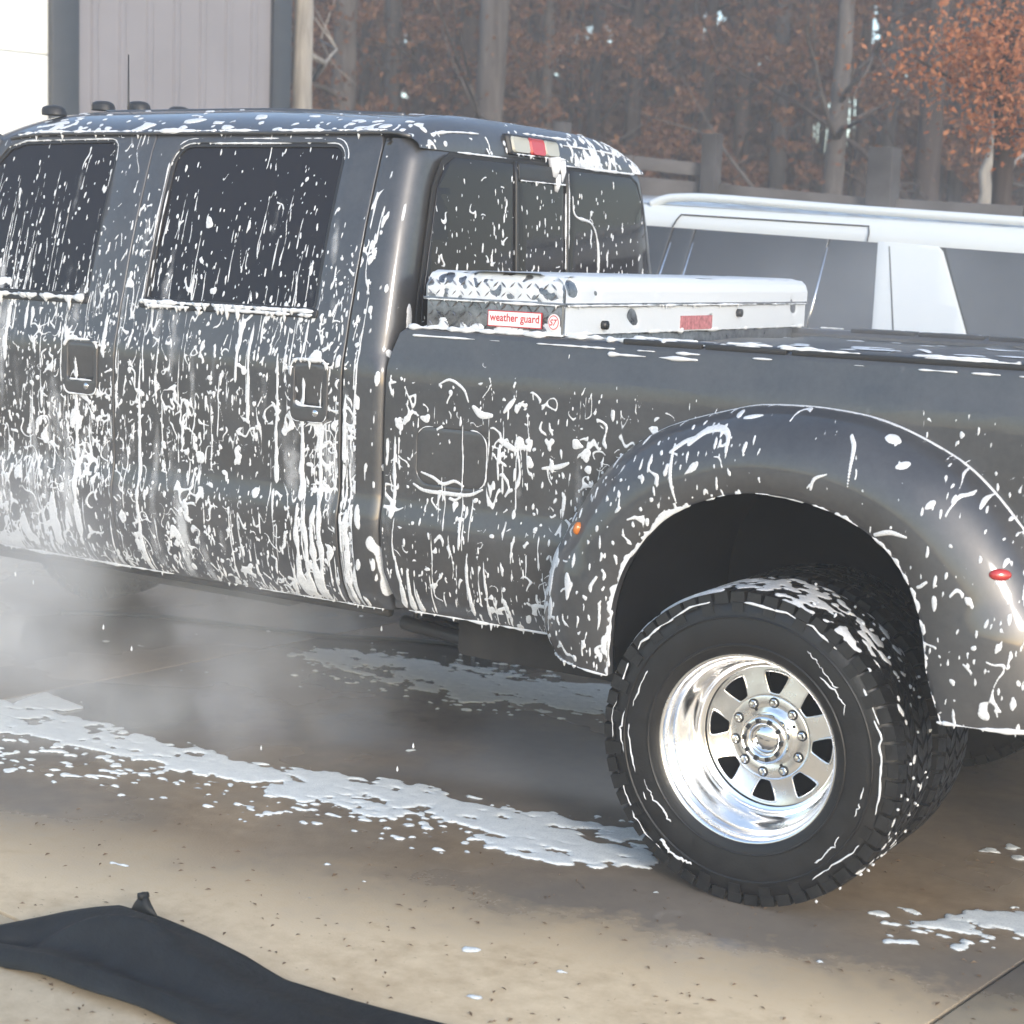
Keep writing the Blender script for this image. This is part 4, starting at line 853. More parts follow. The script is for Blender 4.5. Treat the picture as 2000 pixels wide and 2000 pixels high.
# ropes of foam on ledges and along the hanging edges
mb = MB()
bead(mb, [S(x, 1.562, .010) for x in np.linspace(-2.372, -1.60, 60)], .0145, 1, drip=.06)
bead(mb, [S(x, 1.549, .010) for x in np.linspace(-2.34, -1.605, 60)], .0115, 21, drip=.05)
bead(mb, [S(x, 1.560, .010) for x in np.linspace(-3.4, -2.638, 60)], .018, 2, drip=.05)
for win, sd_ in ((win_r, 3), (win_f, 4)):
    Q = inset(win, .004); top = [S(q[0], q[1], -.004) for q in Q if q[1] > 1.62]; bead(mb, top, .0042, sd_, drip=.05, gap=.25)
    bead(mb, [S(q[0], q[1], -.002) for q in inset(win, -.012) if q[1] > 1.95], .0032, sd_+50, gap=.35)
bead(mb, [S(-2.372, z, .0) for z in np.linspace(1.56, 2.05, 40)], .0035, 5, gap=.2); bead(mb, [S(-2.352, z, -.004) for z in np.linspace(1.56, 1.95, 40)], .003, 55, gap=.2)
bead(mb, [(x, .203, float(roofz(np.array(x), np.array(.206)))+.010) for x in np.linspace(-3.15, -1.45, 60)], .0095, 6, gap=.12, drip=.06)
bead(mb, [(float(-1.342), y, float(roofz(np.array(-1.342), np.array(y)))+.004) for y in np.linspace(.25, 1.66, 60)], .005, 63, gap=.3)
bead(mb, [(BEDF+.20-.215*math.cos(a)*0+.16*t, .0, 0) for a in (0,) for t in (0, .001)], .001, 8)
bead(mb, [S(x, .600, .002) for x in np.linspace(-3.4, -2.25, 60)], .006, 9, drip=.05); bead(mb, [S(x, .600, .0) for x in np.linspace(-2.0, -1.33, 60)], .005, 10, drip=.045)
bead(mb, [S(x, .614, .0) for x in np.linspace(BEDF+.06, -.66, 60)], .0065, 12, drip=.035)
for (hx0, hx1, hz0, hz1, sd_) in ((-1.665, -1.517, 1.206, 1.405, 13), (-2.704, -2.548, 1.222, 1.413, 14)):
    Q = rrect(hx0-.002, hx1+.002, hz0-.002, hz1+.002, .03); bead(mb, [S(*q, .008) for q in Q if q[1] > hz1-.04], .0085, sd_, drip=.03)
    bead(mb, [S(*q, .008) for q in Q if q[1] < hz0+.03], .005, sd_+30); bead(mb, [S(x, hz0+.05, .010) for x in np.linspace(hx0+.03, hx1-.015, 20)], .0045, sd_+60)
Q = rrect(-1.163, -.897, 1.042, 1.228, .05); bead(mb, [S(*q, .0) for q in Q if q[1] > 1.2 or q[0] > -.93], .0032, 15, gap=.3)
mb.build('foam_trim', 'foam', TRUCK, True, kind='stuff')
mb = MB()                                                                                         # bed rail and fender feet
bead(mb, [(x, .040, 1.533) for x in np.linspace(BEDF+.05, -.10, 60)], .016, 16, gap=.0); bead(mb, [(x, .060, 1.535) for x in np.linspace(BEDF+.10, -.45, 60)], .015, 17, gap=.1)
bead(mb, [S(x, 1.508, .003) for x in np.linspace(BEDF+.08, 1.0, 90)], .0045, 18, gap=.45); bead(mb, [(x, .085, 1.541) for x in np.linspace(-.45, 1.3, 90)], .008, 19, gap=.35)
bead(mb, [(x, .03, 1.540) for x in np.linspace(-.2, 1.3, 90)], .004, 20, gap=.5); bead(mb, [S(x, 1.492, .002) for x in np.linspace(-.50, -.20, 30)], .006, 22, gap=.1)
bead(mb, [(x, WID-.06, 1.535) for x in np.linspace(-.6, 1.3, 90)], .007, 23, gap=.3)
for k, sd_ in ((0, 24), (-1, 25)): bead(mb, FP[k, 3:]-(0, .0, .002), .007, sd_, drip=.03)
bead(mb, FP[2:62, -1]+(0, .004, 0), .006, 26, gap=.3); bead(mb, FP[70:-2, -1]+(0, .004, 0), .005, 27, gap=.55)
mb.build('foam_trim', 'foam', TRUCK, True, kind='stuff')
mb = MB(); bead(mb, [(-1.292, y, 2.116) for y in np.linspace(.745, 1.075, 20)], .006, 28, drip=.03); bead(mb, [(-1.290, y, 2.188) for y in np.linspace(.74, 1.08, 20)], .006, 29)
for (y, z0, z1, r_) in ((.99, 2.05, 2.12, .03), (1.01, 2.00, 2.06, .02), (1.045, 2.035, 2.11, .018)):
    mb.tube([(-1.285+.0, y, z1), (-1.283, y+.004, (z0+z1)/2), (-1.288, y, z0)], [r_*.8, r_*.75, r_*.5], 10)
bead(mb, [xw(y, 2.026)+(.014, 0, 0) for y in np.linspace(.755, 1.07, 20)], .004, 31, drip=.05); bead(mb, [xw(y, 2.098)+(.004, 0, 0) for y in np.linspace(.34, .74, 20)], .0035, 32, gap=.2)
bead(mb, [xw(y, 2.096)+(.004, 0, 0) for y in np.linspace(1.10, 1.64, 30)], .007, 33); bead(mb, [xw(1.098, z)+(.008, 0, 0) for z in np.linspace(1.53, 2.07, 20)], .006, 34, gap=.2); bead(mb, [xw(1.076, z)+(.008, 0, 0) for z in np.linspace(1.53, 2.0, 20)], .0035, 35, gap=.3)
Q = smooth_poly([(1.13, 1.99), (1.15, 1.92), (1.27, 1.895), (1.32, 1.83), (1.33, 1.70)], 8); bead(mb, [xw(*q)+(.006, 0, 0) for q in Q], .007, 36)
mb.build('foam_trim', 'foam', rwf, True, kind='stuff')
# tool box foam: a near-solid coat on the long side, a grey slush on the end
yy = np.arange(TY0+.004, TY1-.01, .004); zz = np.arange(zb0, zl0-.004, .004); Y2, Z2 = np.meshgrid(yy, zz); P = np.stack([np.full(Y2.shape, TX1-.0095), Y2, Z2], -1)
Dt = (gnoise(Y2.shape, 5, 7, 91)+.7*gnoise(Y2.shape, 12, 20, 92)+2.6)*.006; stk = (Y2 > rs0[1]-.005) & (Y2 < rs1[1]+.005) & (Z2 < rs0[2]+.004); Dt[stk] -= .012
relief('foam', Dt, P, np.broadcast_to(np.array([1., 0, 0]), P.shape), TB, .004, mat='foam_thin')
zz = np.arange(0, .125, .004); lp = np.array([(a, h) for a, h in prof]); ls = np.r_[0, np.cumsum(np.linalg.norm(np.diff(lp, axis=0), axis=1))]; zz = np.arange(0.004, ls[-1]+.30, .004)
Y2, T2 = np.meshgrid(yy, zz); ins = np.where(T2 < ls[-1], np.interp(T2, ls, lp[:, 0]), lp[-1, 0]+T2-ls[-1]); hh = np.interp(T2, ls, lp[:, 1])
P = np.stack([TX1-ins, Y2, zl0+hh], -1); Dt = (gnoise(Y2.shape, 5, 6, 93)*.8+.8*gnoise(Y2.shape, 14, 22, 94)+2.9-.9*sstep(.25-Y2, 0, .15)-np.where(T2 > .095, .9, 0))*.006
relief('foam', Dt, P, gnormals(P, (1, 0, .5)), lid, .005, mat='foam_thin', ok=(T2 > .003))
xx = np.arange(TX0+.01, TX1-.006, .004); zz = np.arange(.006, ls[-1]+.04, .004); X2, T2 = np.meshgrid(xx, zz); ins = np.where(T2 < ls[-1], np.interp(T2, ls, lp[:, 0]), lp[-1, 0]+T2-ls[-1])
P = np.stack([X2, TY0+ins, zl0+np.interp(T2, ls, lp[:, 1])], -1); Dt = (.9*gnoise(X2.shape, 2, 2, 95)+.4*gnoise(X2.shape, 5, 9, 96)+.95)*.003
relief('foam', Dt, P, gnormals(P, (0, -1, .5)), lid, .0025, mat='foam_thin')
X2, Z2 = np.meshgrid(xx, np.arange(zb0, zb0+.032, .004)); P = np.stack([X2, np.full(X2.shape, TY0+.0065), Z2], -1); Dt = (gnoise(X2.shape, 3, 5, 97)+.6-(Z2-zb0)*55)*.004
relief('foam', Dt, P, np.broadcast_to(np.array([0., -1, 0]), P.shape), TB, .003, mat='foam_thin')
mb = MB(); bead(mb, [(TX1+.003, y, zl0-.004) for y in np.linspace(TY0+.01, TY1-.02, 90)], .0045, 40, drip=.05); bead(mb, [(x, TY0-.003, zl0-.004) for x in np.linspace(TX0+.01, TX1-.01, 60)], .0045, 41, drip=.03)
bead(mb, [(TX1-.01, y, zb0+.002) for y in np.linspace(TY0+.03, TY1-.03, 90)], .009, 42); bead(mb, [(x, TY0, zb0-.002) for x in np.linspace(TX0, TX1, 60)], .008, 43)
mb.build('foam_trim', 'foam', TB, True, kind='stuff')
# tyre: slush caught in the tread at the top, thin lines on the sidewall
WH = [o for o in TRUCK.children if o.name.startswith('wheel') and o.type == 'EMPTY'][0]
th = np.arange(R(-40), R(175), .0075); oo = np.arange(-.135, .137, .0035); T2, O2 = np.meshgrid(th, oo, indexing='ij'); ycn = -.170+.1305; rr = .4462-np.where(np.abs(O2) > .11, (np.abs(O2)-.11)*.33, 0)
P = np.stack([AX+rr*np.cos(T2), ycn-O2, AZ+rr*np.sin(T2)], -1); dn = sstep(T2, R(25), R(75))*sstep(R(172)-T2, 0, R(30)); Dt = (gnoise(T2.shape, 2.6, 2.2, 98)+.6*gnoise(T2.shape, 7, 7, 99)-1.9+2.35*dn)*.005
relief('foam', Dt, P, np.stack([np.cos(T2), 0*T2, np.sin(T2)], -1), WH, .003)
mb = MB(); yo = ycn-.1455
def arc(r, a0, a1, y=yo):
    g_ = np.random.default_rng(int(r*1e4+a0)); w_ = np.cumsum(g_.standard_normal(40))*.0022; w_ -= np.linspace(w_[0], w_[-1], 40)*.6; w_ += .006*(g_.random(40) > .93)
    return [(AX+(r+w_[i])*math.cos(a), y, AZ+(r+w_[i])*math.sin(a)) for i, a in enumerate(np.linspace(R(a0), R(a1), 40))]
for i, (r, a0, a1, w_) in enumerate(((.405, 20, 165, .0042), (.392, -55, 30, .0030), (.352, 150, 215, .0030), (.375, 165, 205, .0026), (.355, -50, -5, .0030), (.330, 205, 240, .0035), (.385, 228, 252, .0050), (.34, 40, 70, .0022), (.318, 20, 50, .002), (.41, 170, 235, .0025))):
    bead(mb, arc(r, a0, a1, yo+(.008 if r > .40 else .001)), w_, 110+i, gap=.25)
rng = np.random.default_rng(17)
for k in range(40): a = rng.uniform(R(-60), R(80)); r = .449; o = rng.uniform(-.12, .12); c = np.array([AX+r*math.cos(a), ycn-o, AZ+r*math.sin(a)]); e = c+rng.uniform(-.012, .012, 3); mb.tube([c, (c+e)/2, e], [.002, .005, .002], 6)
mb.build('foam_trim', 'foam', WH, True, kind='stuff')

# foam lying on the concrete
gd = .0055; X2, Y2 = np.meshgrid(np.arange(-3.9, 1.35, gd), np.arange(-1.15, 2.75, gd)); G = lambda pts: np.array([hz(*p)[:2] for p in pts])
def mass(pts, s): return blur(inpoly(X2, Y2, G(pts)).astype(float), s)
m1 = mass([(-120, 1330), (0, 1368), (130, 1402), (330, 1443), (480, 1492), (650, 1512), (800, 1532), (905, 1548), (965, 1572), (1010, 1586), (1110, 1594), (1260, 1608), (1275, 1696), (1100, 1690), (965, 1664), (900, 1616), (700, 1588), (560, 1562), (460, 1532), (250, 1478), (0, 1432), (-120, 1420)], 5)
m2 = mass([(560, 1278), (650, 1266), (900, 1300), (1060, 1330), (1210, 1342), (1210, 1402), (1000, 1370), (900, 1372), (760, 1332), (620, 1296)], 5)
m3 = mass([(1725, 1795), (1790, 1785), (2040, 1775), (2040, 1825), (1900, 1822), (1760, 1812)], 4); m3b = mass([(1730, 1834), (1800, 1832), (1800, 1845), (1735, 1846)], 3)+mass([(1810, 1845), (1945, 1835), (1950, 1850), (1820, 1856)], 3)+mass([(1590, 1765), (1640, 1766), (1650, 1776), (1595, 1772)], 2)
m4 = mass([(20, 1374), (90, 1352), (172, 1384), (120, 1390), (40, 1384)], 3)
halo = mass([(-100, 1400), (600, 1500), (1000, 1570), (1260, 1600), (1290, 1700), (900, 1670), (500, 1610), (0, 1520), (-100, 1500)], 16)+mass([(560, 1255), (1210, 1310), (1210, 1420), (850, 1390), (560, 1310)], 18)+.8*mass([(1650, 1770), (2050, 1765), (2050, 1865), (1650, 1835)], 8)
tex = gnoise(X2.shape, 3.2, 4.2, 131)+.8*gnoise(X2.shape, 8, 12, 132); tl = gnoise(X2.shape, 2.2, 10, 136)
fine_ = gnoise(X2.shape, 1.4, 2., 137)
Dg = np.maximum.reduce([(m-.5)*2.6-2.0*(1-sstep(m, .0, .30))+.62*tex+.45*tl+.30*fine_ for m in (m1, m2)])
Dg = np.maximum(Dg, (m3-.5)*2.6-1.6*(1-sstep(m3, 0, .2))+.75*tex+.3*fine_); Dg = np.maximum(Dg, (m3b-.45)*3-1.2*(1-sstep(m3b, 0, .2))+.7*tex); Dg = np.maximum(Dg, (m4-.5)*3-2*(1-sstep(m4, 0, .2))+.1*tex)
fl = gnoise(X2.shape, 1.5, 2.3, 133)-(3.7-2.8*np.clip(halo, 0, 1.)); Dg = np.maximum(Dg, fl*.8); fl = gnoise(X2.shape, 2.6, 3.6, 134)-(3.7-2.2*np.clip(halo, 0, 1.)); Dg = np.maximum(Dg, fl)
fl = gnoise(X2.shape, 1.6, 5., 138)+.5*gnoise(X2.shape, 5, 14, 139); Dg = np.where(Dg < .9, Dg-.30*np.clip(fl-.4, 0, 2), Dg-.45*np.clip(fl-1.1, 0, 2)); Dg = np.where(Dg > 0, np.maximum(Dg+.16*gnoise(X2.shape, 1.1, 1.3, 140), .03), Dg); Dg *= .0095; P = np.stack([X2, Y2, np.full(X2.shape, .0006)], -1)
relief('foam_puddle', Dg, P, np.broadcast_to(np.array([0., 0, 1]), P.shape), None, .0055, mat='foam_ground', label='white soap foam lying in long drifts on the wet concrete', cat='foam')
bpy.data.objects['foam_puddle']['kind'] = 'stuff'

# ================================================================== BLACK RUBBER STRIP on the concrete
def G3(u, v, z): return hz(u, v, z)
top = [G3(-120, 1812, .03), G3(0, 1803, .035), G3(130, 1783, .05), G3(235, 1772, .07), G3(300, 1788, .085), G3(400, 1830, .07), G3(480, 1868, .05), G3(560, 1912, .035), G3(640, 1938, .02), G3(720, 1958, .014), G3(880, 2002, .012), G3(1050, 2050, .012)]
bot = [G3(-120, 1826, .03), G3(0, 1852, .035), G3(90, 1872, .045), G3(200, 1905, .055), G3(290, 1934, .055), G3(360, 1965, .05), G3(430, 1992, .045), G3(520, 2020, .04), G3(600, 2045, .03), G3(700, 2065, .02), G3(820, 2090, .012), G3(980, 2130, .012)]
top = resample(np.array(top), 110); bot = resample(smooth_poly(np.array(bot), 8), 110); nj = 26; P = np.empty((110, nj, 3)); fold = gnoise((110, nj), 5, 3, 141); big = gnoise((110, nj), 12, 6, 142)
for j in range(nj):
    t = j/(nj-1); P[:, j] = top+(bot-top)*t
    s = np.linspace(0, 1, 110); hump = .012*np.exp(-((t-.30-.25*s)/.16)**2)*sstep(.85-s, 0, .2)-.040*np.exp(-((t-.45)/.22)**2)*np.exp(-((s-.14)/.09)**2)+.030*np.exp(-((t-.25-1.1*(.42-s))/.10)**2)*sstep(s, .12, .22)*sstep(.46-s, 0, .1)-.03*np.exp(-((t-.72)/.16)**2)*np.exp(-((s-.42)/.16)**2)
    P[:, j, 2] += hump+.003*fold[:, j]+.0035*big[:, j]*math.sin(math.pi*t)
e0 = P[:, -1].copy(); e1 = e0+np.array([.012, -.03, -.022]); e1[:, 2] = np.maximum(e1[:, 2]-.01, .006); e2 = e0+np.array([.004, -.012, 0]); e2[:, 2] = e0[:, 2]*.6
f0 = P[:, 0].copy(); f1 = f0+np.array([-.004, .006, -.02]); f1[:, 2] = np.maximum(f1[:, 2], .004)
P = np.concatenate([f1[:, None], P, e2[:, None], e1[:, None]], 1); P[..., 2] = np.maximum(P[..., 2], .005)
MT = grid('rubber_mat', P, 'rubber_mat', None, label='crumpled black rubber mat lying on the dry concrete', cat='mat'); flip_if(MT, (0, 0, 1))
so = MT.modifiers.new('thickness', 'SOLIDIFY'); so.thickness = .004; so.offset = -1
tp = G3(287, 1744, .150); q1 = G3(306, 1792, .098); q0 = G3(256, 1776, .098); V = []                     # pinched corner standing up
for t in np.linspace(0, 1, 9):
    l = q0+(tp-q0)*t+np.array([-.006, 0, .004])*math.sin(math.pi*t); r_ = q1+(tp-q1)*t; V += [l, (l+r_)/2+np.array([.006, -.016*(1-t)*t*4, .0]), r_]
mb = MB(); mb.add(V, [(i*3+k, i*3+k+1, i*3+k+4, i*3+k+3) for i in range(8) for k in range(2)])
tc = tp+np.array([-.008, -.004, -.008]); mb.tube([tc+np.array([-.006, -.012, 0]), tc, tc+np.array([.005, .012, 0])], [.009, .010, .008], 12)
fl = mb.build('turned_up_corner', 'rubber_mat', MT, True)
sm = fl.modifiers.new('thickness', 'SOLIDIFY'); sm.thickness = .004
# wash hose
hp_ = [hz(u, v, .011) for u, v in ((120, 1196), (300, 1203), (470, 1222), (640, 1241), (760, 1248), (860, 1256), (960, 1266), (1060, 1276), (1130, 1281), (1300, 1290), (1600, 1300))]
mb = MB(); mb.tube(smooth_poly(np.array(hp_), 10), .011, 10); mb.build('wash_hose', 'hose_rubber', None, True, label='dark wash hose lying on the concrete beyond the truck', cat='hose')

# crumbs of dead leaf on the dry concrete
rng = np.random.default_rng(51); V = []; F = []
for k in range(420):
    u, v = rng.uniform(-50, 2050), rng.uniform(1580, 2010); p = hz(u, v, .0035); a = rng.uniform(0, 6.28); l = rng.uniform(.003, .011)*(1 if rng.random() < .9 else 1.6); q = l*rng.uniform(.25, .5); c_, s_ = math.cos(a), math.sin(a); o = len(V)
    V += [p+(c_*x-s_*y, s_*x+c_*y, z) for x, y, z in ((-l, 0, .0), (0, -q, .002), (l, 0, .001), (0, q, .004))]; F.append((o, o+1, o+2, o+3))
mesh('leaf_crumbs', V, F, 'leaf_litter', None, False, label='small dark crumbs of dead leaf scattered on the dry concrete', cat='leaves', kind='stuff')

# ================================================================== WHITE VAN parked beyond the truck
VY = 3.35; VB = .0
VAN = empty('minivan', (-1.6, VY+.98, 0), 'white minivan with dark side glass parked beyond the pickup', 'minivan')
def vy(x, z): return VY+np.where(z > 1.35, (np.asarray(z)-1.35)*.26, 0.)+np.where(z < .7, (.7-np.asarray(z))*.12, 0.)+.10*np.clip((-3.4-np.asarray(x))/1.3, 0, 1)**2+.08*np.clip((np.asarray(x)-.6)/.5, 0, 1)**2
def VP(u, v):
    y = VY+.1
    for _ in range(25): p = hy(u, v, y); y = .5*y+.5*float(vy(np.array(p[0]), np.array(p[2])))
    return (p[0], p[2])
def line(pts, x): q = np.array(pts); k = np.polyfit(q[:, 0], q[:, 1], 1); return k[0]*x+k[1]
gt = [VP(1277, 438), VP(1500, 452), VP(1700, 466), VP(1999, 491)]; rt = [VP(1347, 398), VP(1638, 415), VP(1999, 440)]; sm_ = [VP(1330, 419), VP(1702, 442)]
GT = lambda x: line(gt, x); RT = lambda x: line(rt, x)
xF, xR = -4.25, .85; belt = 1.30
wa = lambda cx: [(cx+.40*math.cos(R(a)), .36+.40*math.sin(R(a))) for a in np.linspace(175, 5, 14)]
low = [(xF, .42), (xF+.02, .28)]+[(xF+.35, .26)]+wa(-3.35)+wa(-.28)+[(xR-.3, .28), (xR, .40), (xR, 1.22), (xR-.04, belt), (-3.05, belt), (-3.55, 1.22), (-4.05, 1.02), (xF, .80)]
lo = panel('body_side', low, [], vy, 'white_paint', VAN); mirror(lo, VAN, VY+.98)
pil = [VP(1716, 472), VP(1832, 483), VP(1840, 492), VP(1888, 663)]; pb = VP(1710, 648)
xa, xz = pil[3][0], pb[0]; dx = (pil[3][0]-pil[2][0])/(pil[3][1]-pil[2][1])
pw = [(pb[0], belt+.01), (pil[3][0]+dx*(belt+.01-pil[3][1]), belt+.01), pil[3], pil[2], (pil[1][0], pil[1][1]), (pil[0][0], pil[0][1]-.002)]
po = panel('rear_pillar', pw, [], vy, 'white_paint', VAN, off=-.004); mirror(po, VAN, VY+.98)
u0, u1 = VP(1738, 477), VP(1745, 648); mb = MB(); mb.tube([(u0[0], float(vy(u0[0], u0[1]))-.0045, u0[1]-.01), (u1[0], float(vy(u1[0], u1[1]))-.0045, u1[1]), (u1[0]+.01, VY-.004, belt+.02)], .004, 6); mb.build('door_seam', 'seam_rubber', po, True)
def glass_panel(x0t, x1t, x0b, x1b): return [(x0b, belt+.004), (x1b, belt+.004), (x1t, GT(x1t)-.004), (x0t, GT(x0t)-.004)]
ln = lambda a, b_: (VP(*a), VP(*b_))
def xat(seg_, z): (x0, z0), (x1, z1) = seg_; return x0+(x1-x0)*(z-z0)/(z1-z0)
L1, L2, L3 = ln((1317, 455), (1292, 525)), ln((1358, 462), (1333, 540)), ln((1618, 480), (1585, 600))
zt = 1.86
edges = [(-3.02+.55, -3.02), (xat(L1, zt), xat(L1, belt)), (xat(L2, zt), xat(L2, belt)), (xat(L3, zt), xat(L3, belt)), (pil[0][0], pb[0])]
for i in range(4):
    g_ = .006; o = panel('side_window', glass_panel(edges[i][0]+g_, edges[i+1][0]-g_, edges[i][1]+g_, edges[i+1][1]-g_), [], vy, 'van_glass', VAN, off=.004); mirror(o, VAN, VY+.98)
o = panel('side_window', [(xa+dx*(belt-pil[3][1])+.008, belt+.004), (xR-.08, belt+.004), (xR-.28, GT(xR-.28)-.004), (pil[2][0]+.01, GT(pil[2][0])-.004)], [], vy, 'van_glass', VAN, off=.004); mirror(o, VAN, VY+.98)
for i in (1, 2, 3):
    xt, xb_ = edges[i]; mb = MB(); mb.tube([(xt, float(vy(xt, zt))-.001, zt), (xb_, float(vy(xb_, belt)), belt)], .006, 6); mb.build('window_divider', 'chrome' if i != 4 else 'black_trim', VAN, True)
# roof band, seam of the sliding door, roof and rails
tt = np.linspace(-2.75, xR-.22, 50); band = np.array([[(x, float(vy(x, GT(x)+k*(RT(x)-GT(x))))-.012*math.sin(math.pi*k)+(.03 if k == 1 else 0), GT(x)+k*(RT(x)-GT(x))-.012) for k in (0, .08, .3, .6, .85, 1)] for x in tt]); bo = grid('roof_band', band, 'white_paint', VAN, flip=True); flip_if(bo, (0, -1, 0)); mirror(bo, VAN, VY+.98)
sA, sB = sm_; mb = MB(); off_ = .0135
sl_ = [(sA[0]-.03, GT(sA[0])-.01), (sA[0], sA[1]), (sB[0], sB[1]), (sB[0]-.004, GT(sB[0])-.01)]
mb.tube([(x, float(vy(x, z))-off_, z) for x, z in resample(np.array(sl_), 30)], .0035, 6); mb.build('door_seam', 'seam_rubber', bo, True)
Y_ = np.linspace(0, 1, 30); RX = np.linspace(-2.75, xR-.22, 40); ye_ = float(vy(-1.5, 2.0)); P = np.array([[(x, ye_+.03+(2*(VY+.98)-2*ye_-.06)*k, RT(x)-.012+.05*(1-abs(2*k-1)**4)) for k in Y_] for x in RX]); ro_ = grid('roof', P, 'white_paint', VAN); flip_if(ro_, (0, 0, 1))
rl_ = [VP(1268, 402), VP(1290, 393), VP(1320, 389), VP(1400, 391)]+[VP(1638, 410), VP(1999, 436)]; mb = MB(); mb.tube([(x, float(vy(x, z))+.02, z+.008) for x, z in smooth_poly(np.array(rl_), 6)]+[(xR-.35, ye_+.03, RT(xR-.35)+.02)], .022, 10); rr_ = mb.build('roof_rail', 'chrome', VAN, True); rr_.data.materials[0] = MATS['white_paint']; mirror(rr_, VAN, VY+.98)
X, Y = np.meshgrid(np.linspace(0, 1, 10), np.linspace(VY+.16, VY+1.80, 20), indexing='ij')
grid('windscreen', np.stack([-2.76-.75*X, Y, RT(-2.76)-.03-.62*X], -1), 'van_glass', VAN)
grid('bonnet', np.stack([-3.5-.75*X, Y, RT(-2.76)-.65-(RT(-2.76)-1.45)*X**1.5], -1), 'white_paint', VAN)
grid('tail_door', np.stack([xR-.23+.24*np.minimum(1, X*2.2), Y, RT(xR-.23)-.03-1.5*X], -1), 'white_paint', VAN)
mb = MB(); mb.box((xF-.02, VY+.06, .30), (xF+.10, VY+1.90, .82)); mb.build('front_bumper', 'white_paint', VAN, bevel=.04)
mb = MB(); mb.box((-4.0, VY+.12, .28), (xR-.06, VY+1.84, .60)); mb.build('floor_pan', 'underbody', VAN)
for cx in (-3.35, -.28):
    for yv, o_ in ((VY+.13, -1), (VY+1.83, 1)):
        W = empty('wheel', (cx, yv, 0), parent=VAN); mb = MB(); f = lambda o: yv+o_*o
        mb.lathe_y([(.23, f(.08)), (.26, f(.10)), (.31, f(.105)), (.345, f(.09)), (.352, f(.0)), (.345, f(-.09)), (.25, f(-.10))], (cx, .352), 48); mb.build('tyre', 'tyre_rubber', W, True)
        mb = MB(); mb.lathe_y([(.232, f(.085)), (.215, f(.07)), (.20, f(.05)), (.06, f(.07)), (0, f(.075))], (cx, .352), 40); mb.build('rim', 'dark_steel', W, True)

# ================================================================== METAL BUILDING
WD = np.array([math.sin(R(20)), math.cos(R(20)), 0]); WN = np.array([math.cos(R(20)), -math.sin(R(20)), 0]); p0 = along(150, 100, 13.2); p0[2] = 0
def onwall(u): d = ray(u, 100.); t = ((p0-CAM)@WN)/(d@WN); return ((CAM+d*t)-p0)@WD
sL, sA_, sB_, sC = onwall(0)-3.4, onwall(97), onwall(150), onwall(530); sD = onwall(565); HT = 4.6
BLD = empty('metal_building', tuple(p0), 'grey ribbed metal building with dark trim and white garage door', 'building')
MW = Matrix(((WD[0], WN[0], 0, p0[0]), (WD[1], WN[1], 0, p0[1]), (0, 0, 1, 0), (0, 0, 0, 1)))
def wbox(name, s0, s1, d0, d1, z0, z1, mat, parent=BLD, bevel=.0): mb = MB(); mb.box((s0, d0, z0), (s1, d1, z1), MW); return mb.build(name, mat, parent, bevel=bevel)
wal = wbox('wall', sB_, sC, -.12, 0, 0, HT, 'siding'); k = 0; n_r = 8; rsp = (sC-sB_)/7.35
for i in range(8):
    s = sB_+(i+.62)*rsp
    if s > sC-.03: break
    mb = MB(); V = [(s+a, d, z) for z in (0, HT) for a, d in ((-.032, .0), (-.018, .02), (.018, .02), (.032, .0))]; mb.add([MW @ Vector(v) for v in V], [(0, 1, 5, 4), (1, 2, 6, 5), (2, 3, 7, 6)]); mb.build('rib', 'siding', wal)
wbox('door_trim', sA_, sB_, -.05, .05, 0, HT-.8, 'building_trim', bevel=.006); wbox('corner_trim', sC-.01, sD, -.14, .035, 0, HT, 'building_trim', bevel=.006); wbox('corner_trim', sC-.012, sC+.02, .036, .05, 0, HT, 'building_trim')
gd_ = empty('garage_door', tuple(p0+WD*sL), parent=BLD)
for i in range(6): wbox('door_panel', sL, sA_-.002, -.06, -.02, .01+i*.62, .625+i*.62, 'garage_white', gd_, .008)
wbox('wall', sL-.8, sA_, -.12, .0, 3.75, HT, 'siding'); wbox('wall', sL-4, sL, -.12, 0, 0, HT, 'siding'); wbox('side_wall', sD-.16, sD-.02, -6, -.145, 0, HT, 'siding'); wbox('roof', sL-4.3, sD+.3, -6.2, .45, HT, HT+.18, 'roof_metal'); wbox('side_wall', sL-4, sD-.17, -6.0, -5.9, 0, HT, 'siding')

# ================================================================== FENCE on the bank
FEN = empty('timber_fence', tuple(along(1500, 380, 11.5)*np.array([1, 1, 0])+np.array([0, 0, .4])), 'weathered grey timber fence behind the white minivan', 'fence')
def fp(u, v): d_f = np.interp(u, [700, 1240, 2000, 2300, 3000], [13.2, 12.2, 11.0, 10.6, 10.2]); return along(u, v, d_f)
def board(pts_top, hgt, mat, name='board', th=.05):
    for a, c in zip(pts_top[:-1], pts_top[1:]):
        p, q = fp(*a), fp(*c); e = (q-p)*.004; p = p+e; q = q-e; n = np.cross(q-p, (0, 0, 1)); n /= np.linalg.norm(n); V = []
        for z in (-hgt, 0):
            for pt in (p, q): V += [pt+(0, 0, z), pt+n*th*-1+(0, 0, z)]
        mb = MB(); mb.add(V, [(0, 2, 6, 4), (1, 5, 7, 3), (4, 6, 7, 5), (0, 1, 3, 2), (0, 4, 5, 1), (2, 3, 7, 6)]); mb.build(name, mat, FEN, bevel=.006)
board([(700, 300), (1000, 322), (1240, 344), (1390, 358), (1700, 386), (2000, 402), (2300, 420), (2600, 438), (3000, 462)], .24, 'timber_grey'); board([(700, 382), (1000, 404), (1240, 426), (1390, 440), (1700, 468), (2000, 484), (2300, 502), (2600, 520), (3000, 544)], .24, 'timber_grey')
board([(700, 262), (1000, 284), (1238, 304), (1372, 319)], .09, 'timber_grey', 'rail')
